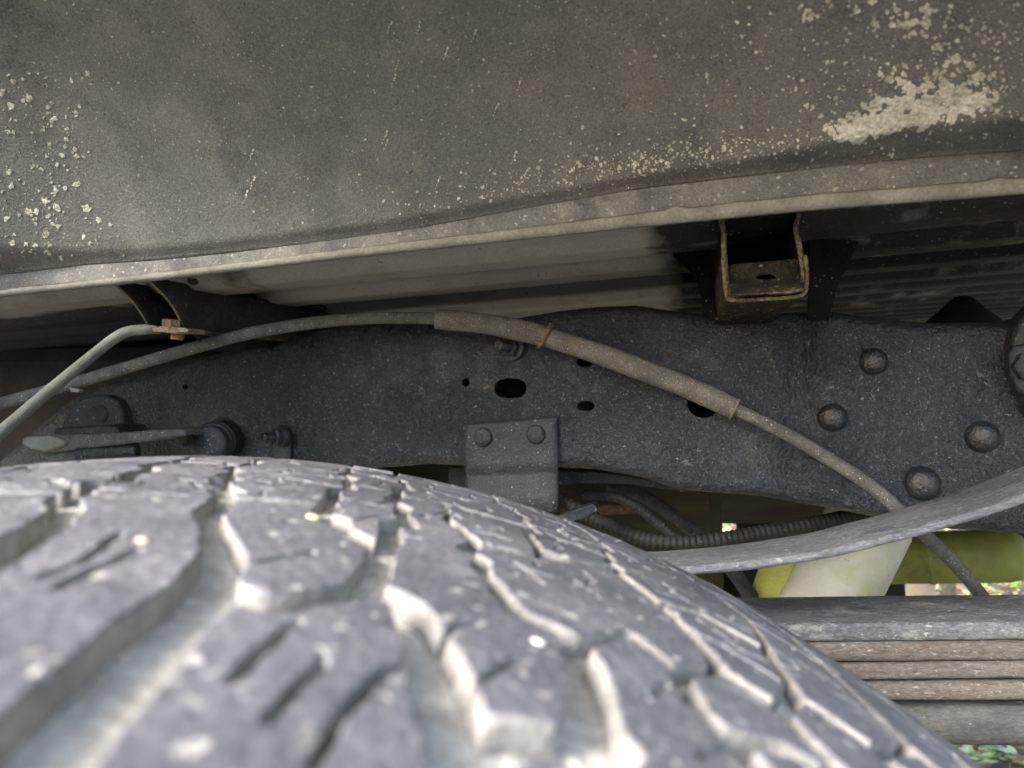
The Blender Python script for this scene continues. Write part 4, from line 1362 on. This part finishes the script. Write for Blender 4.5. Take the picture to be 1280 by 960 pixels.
for k in range(-6, 15):            # short zigzag sipes and shallow cross cuts in the far rows
    for (v0, du) in ((12, 3), (38, 9), (62, 13), (88, 6), (112, 12)):
        u0 = k * 15.0 + du
        j = random.uniform(-3, 3)
        gr(0.9, (u0 + j, v0 - 6), (u0 + j + 2.5, v0), (u0 + j - 0.5, v0 + 7))
        if random.random() < 0.5:
            gr(1.2, (u0 + j - 5, v0 + 11), (u0 + j + 4, v0 + 10))


def tread():
    step = 0.8
    us = np.arange(U0 - 16, U0 + SECT + 24, step)
    vs = np.arange(-20, TW * 1000 + 2, step)
    UU, VV = np.meshgrid(us, vs, indexing='ij')
    P = np.stack([UU.ravel(), VV.ravel()], 1)
    # slight waviness so that edges are not ruler straight
    Pw = P + 0.28 * np.stack([np.sin(P[:, 1] * 0.31) * np.cos(P[:, 0] * 0.17), np.sin(P[:, 0] * 0.27 + 1)], 1)
    Pw += 0.12 * np.stack([np.sin(P[:, 1] * 0.83 + P[:, 0] * 0.4), np.sin(P[:, 0] * 0.95 + P[:, 1] * 0.3)], 1) + 0.06 * np.stack([np.sin(P[:, 1] * 2.1 + P[:, 0]), np.sin(P[:, 0] * 2.3 - P[:, 1])], 1)
    fld = np.full(len(P), 99.0)
    for wd, pl in G:
        if wd > 3.9 and len(pl) > 4:
            q = [pl[0]]
            for (a, b) in zip(pl, pl[1:]):
                L_ = math.hypot(b[0] - a[0], b[1] - a[1])
                if L_ > 16 and (a[1] + b[1]) / 2 < 125:
                    s_ = 2.6 if (int(a[1] / 9) % 2) else -2.6
                    q.append((a[0] + (b[0] - a[0]) * 0.42 + s_, a[1] + (b[1] - a[1]) * 0.42))
                    q.append((a[0] + (b[0] - a[0]) * 0.56 - s_ * 0.5, a[1] + (b[1] - a[1]) * 0.56))
                q.append(b)
            pl = q
        A = np.array(pl)
        lo, hi = A.min(0) - 12, A.max(0) + 12
        sel = np.where(((Pw >= lo) & (Pw <= hi)).all(1))[0]
        if len(sel) == 0: continue
        fld[sel] = np.minimum(fld[sel], seg_dist(Pw[sel], pl, closed=False) - wd / 2 * (0.34 + 0.62 * np.clip((Pw[sel, 1] - 25) / 120, 0, 1) + 0.75 * np.clip((Pw[sel, 1] - 148) / 40, 0, 1) if wd > 2 else 1.0))
    fld = np.minimum(fld, np.minimum(VV.ravel() + 17.3, TW * 1000 - 0.7 - VV.ravel()))
    Fd = fld.reshape(UU.shape)
    Fd = np.where(np.abs(Fd) < 1e-5, 1e-5, Fd)
    # marching squares
    nu, nv = Fd.shape
    nxt = {}
    pos = {}

    def ept(i0, j0, i1, j1):
        key = (i0, j0, i1, j1) if (i0, j0) < (i1, j1) else (i1, j1, i0, j0)
        if key not in pos:
            a, b = Fd[key[0], key[1]], Fd[key[2], key[3]]
            t = a / (a - b)
            pos[key] = (us[key[0]] + t * (us[key[2]] - us[key[0]]), vs[key[1]] + t * (vs[key[3]] - vs[key[1]]))
        return key
    ins = Fd > 0
    cells = np.argwhere((ins[:-1, :-1] != ins[1:, :-1]) | (ins[:-1, :-1] != ins[:-1, 1:]) | (ins[1:, :-1] != ins[1:, 1:]) | (ins[:-1, 1:] != ins[1:, 1:]))
    for i, j in cells:
        i = int(i); j = int(j)
        c = [(i, j), (i + 1, j), (i + 1, j + 1), (i, j + 1)]
        s = [bool(ins[a]) for a in c]
        ent, ext = [], []
        for k in range(4):
            a, b = c[k], c[(k + 1) % 4]
            if s[k] and not s[(k + 1) % 4]: ext.append((k, ept(*a, *b)))
            if not s[k] and s[(k + 1) % 4]: ent.append((k, ept(*a, *b)))
        # keep the inside on the left: go from the exit edge to the entering edge
        for k, e in ext:
            best = min(ent, key=lambda q: (q[0] - k) % 4)
            nxt[e] = best[1]
    loops = []
    seen = set()
    for k in list(nxt):
        if k in seen: continue
        lp = []
        q = k
        while q not in seen and q in nxt:
            seen.add(q); lp.append(pos[q]); q = nxt[q]
        if len(lp) > 8 and q == k: loops.append(lp)

    def area(lp):
        A = np.array(lp); B = np.roll(A, -1, 0)
        return 0.5 * float(np.sum(A[:, 0] * B[:, 1] - B[:, 0] * A[:, 1]))

    def simp(lp, tol):
        out = [lp[0]]
        k = 0
        n = len(lp)
        while k < n - 1:
            m = k + 1
            while m + 1 < n and m - k < 8:
                a = np.array(lp[k]); b = np.array(lp[m + 1]); ab = b - a
                seg = np.array(lp[k + 1:m + 1]) - a
                dd = np.abs(seg[:, 0] * ab[1] - seg[:, 1] * ab[0]) / (np.hypot(*ab) + 1e-9)
                if dd.max() > tol: break
                m += 1
            out.append(lp[m]); k = m
        return out[:-1] if math.hypot(out[-1][0] - out[0][0], out[-1][1] - out[0][1]) < 0.3 else out
    outs, hol = [], []
    sign = None
    big = max(loops, key=lambda l: abs(area(l)))
    # orientation of solid loops: test a point
    for lp in loops:
        A = abs(area(lp))
        s = area(lp) > 0
        (outs if s else hol).append(lp)
    if sum(abs(area(l)) for l in outs) < sum(abs(area(l)) for l in hol): outs, hol = hol, outs
    root = empty('off_road_tyre', Vector((XC, YD - 0.125, H + ZC - R0)), 'large worn off road tyre with dusty grey tread blocks in the foreground', 'tyre')
    gu, gv = np.gradient(Fd, step)

    def grad(p):
        i = min(nu - 1, max(0, int(round((p[0] - us[0]) / step)))); j = min(nv - 1, max(0, int(round((p[1] - vs[0]) / step))))
        g = np.array([gu[i, j], gv[i, j]])
        l = np.hypot(*g)
        return g / l if l > 1e-6 else g
    centre = Vector((XC, YD - 0.125, H + ZC))
    blocks = []
    allV, allF, allM = [], [], []
    # the walls are the same for all sectors; a block belongs to the sector its left neighbour seam starts
    usd = us[0] + 3
    for lp in outs:
        A = np.array(lp)
        if abs(area(lp)) < 12: continue
        if A[:, 0].min() < us[0] + 2 or A[:, 0].max() > us[-1] - 2: continue
        cu = A[:, 0].mean()
        # between the two seams
        cv = A[:, 1].mean()
        su = float(np.interp(cv, [p[1] for p in seam], [p[0] for p in seam]))
        if cu < su or cu > su + SECT: continue
        o_ = simp(lp, 0.07)
        hs = [simp(h, 0.07) for h in hol if inside([h[0]], lp)[0] and len(h) > 8]
        hs = [h for h in hs if len(h) > 3]
        lps = [o_] + hs
        ring_top = []
        for l in lps:
            ring_top.append([tuple(np.array(p) + 0.35 * grad(p)) for p in l])
        outer, holes = ring_top[0], ring_top[1:]
        B = np.array(outer)
        gx = np.arange(B[:, 0].min() + 2, B[:, 0].max(), 4.0)
        gy = np.arange(B[:, 1].min() + 2, B[:, 1].max(), 4.0)
        GG = np.array([(x, y) for x in gx for y in gy]) if len(gx) and len(gy) else np.zeros((0, 2))
        if len(GG):
            ok = inside(GG, outer) & (seg_dist(GG, outer) > 1.2)
            for h in holes: ok &= ~inside(GG, h) & (seg_dist(GG, h) > 1.0)
            GG = GG[ok]
        vv, tris, lids = cdt_plate(outer, holes, 4.0, pts=GG)
        V = []
        lift = random.uniform(-0.25, 0.25)
        for (u, v) in vv:
            V.append(tyre_pt(u, v, lift + 0.12 * noise.noise(Vector((u * 0.12, v * 0.12, 0)))))
        Fc = [tuple(t) for t in tris]; fm = [0] * len(Fc)
        for l, ids in zip(lps, lids):
            n = len(l)
            k1 = len(V)
            for p in l:
                g = grad(p)
                V.append(tyre_pt(p[0] , p[1], lift - 0.35))
            k2 = len(V)
            for p in l:
                g = grad(p)
                V.append(tyre_pt(p[0] - 0.25 * g[0], p[1] - 0.25 * g[1], -gdepth(p[1]) - 0.8))
            for i in range(n):
                j = (i + 1) % n
                Fc.append((ids[i], ids[j], k1 + j, k1 + i)); fm.append(0)
                Fc.append((k1 + i, k1 + j, k2 + j, k2 + i)); fm.append(1)
        blocks.append((V, Fc, fm))
    mats = [M['rubber'], M['wall']]
    protos = []
    for V, Fc, fm in blocks:
        o = mesh_obj('tread_block', V, Fc, mats, root, origin=centre, fmats=fm)
        o.data.set_sharp_from_angle(angle=math.radians(50))
        fix_normals(o)
        protos.append(o)
    for k in (-1, 1):
        for o in protos:
            c = o.copy(); COL.objects.link(c)
            c.parent = root
            c.rotation_euler = (0, k * math.radians(45), 0)
    # hidden rest of the tread, joined
    bmV, bmF, bmM = [], [], []
    for k in range(2, 7):
        Rm = Matrix.Rotation(k * math.radians(45), 4, 'Y')
        for V, Fc, fm in blocks:
            b0 = len(bmV)
            bmV += [centre + (Rm @ (v - centre)) for v in V]
            bmF += [tuple(b0 + i for i in f) for f in Fc]; bmM += fm
    o = mesh_obj('tread_blocks', bmV, bmF, mats, root, origin=centre, fmats=bmM)
    tag(o, kind='stuff')
    print('TREAD blocks', len(blocks), 'loops', len(loops), 'holes', len(hol))
    # carcass: groove floor, shoulders, sidewalls, bead
    prof = []
    for v in np.linspace(-16, TW * 1000 + 4, 90):
        prof.append((v, tyre_r(v) - gdepth(v)))
    side = [(-22, 366), (-27, 350), (-31, 330), (-33, 305), (-31, 280), (-26, 255), (-18, 235), (-10, 222), (6, 216)]
    full = [(v, r) for v, r in reversed(side)] + prof + [(TW * 1000 - v if v < 0 else TW * 1000 - v, r) for v, r in side]
    na = 240
    V = []
    for i in range(na):
        a = 2 * math.pi * i / na
        for v, r in full:
            V.append(Vector((XC + r / 1000 * math.sin(a), YD - v / 1000, H + ZC + r / 1000 * math.cos(a))))
    nf = len(full)
    Fc = grid_faces(na, nf, True)
    fm = []
    ns = len(side)
    for i in range(na):
        for j in range(nf - 1):
            fm.append(1 if ns <= j < nf - ns - 1 else 0)
    o = mesh_obj('carcass', V, Fc, [M['rubber'], M['groove']], root, origin=centre, fmats=fm)
    fix_normals(o)
    # steel rim closing the middle
    prof = [(-0.10, 0.05), (-0.10, 0.10), (-0.085, 0.17), (-0.03, 0.19), (0.0, 0.195), (0.10, 0.20), (0.115, 0.214), (0.125, 0.222)]
    lathe('rim', centre, Vector((0, 1, 0)), [(h, r) for h, r in prof], M['frame_plain'], root, segs=64)
    return root


tread()

# small bits of litter lying on the tread
def fleck(name, px, py, s, mt, label, cat, asp=(1, 0.6)):
    uv = tyre_uv(px, py)
    c = tyre_pt(uv[0], uv[1], 0.2)
    V, Fc = [], []
    n = 9
    rr = [random.uniform(0.75, 1.15) for _ in range(n)]
    a0 = uv[0] / 390
    tx = Vector((math.cos(a0), 0, -math.sin(a0))); ny = Vector((math.sin(a0), 0, math.cos(a0)))
    for lvl, k in ((0, 1), (0.35, 0.9)):
        for i in range(n):
            a = 2 * math.pi * i / n
            V.append(c + (tx * math.cos(a) * asp[0] + Vector((0, 1, 0)) * math.sin(a) * asp[1]) * s * rr[i] * k + ny * (s * lvl))
    V.append(c + ny * s * 0.5)
    for i in range(n):
        j = (i + 1) % n
        Fc += [(i, j, n + j, n + i), (n + i, n + j, 2 * n)]
    o = fix_normals(mesh_obj(name, V, Fc, mt, None, origin=c))
    tag(o, label, cat)


fleck('petal_fragment', 178, 678, 0.0013, M['pinkfleck'], 'tiny orange petal scrap lying on the left tread block', 'debris')
fleck('paint_chip', 672, 806, 0.0011, M['whitefleck'], 'tiny white chip lying on a tread block near the picture middle', 'debris')
fleck('seed_husk', 391, 649, 0.0016, M['yellowfleck'], 'pale yellow seed husk on the far tread blocks', 'debris', (1, 0.5))
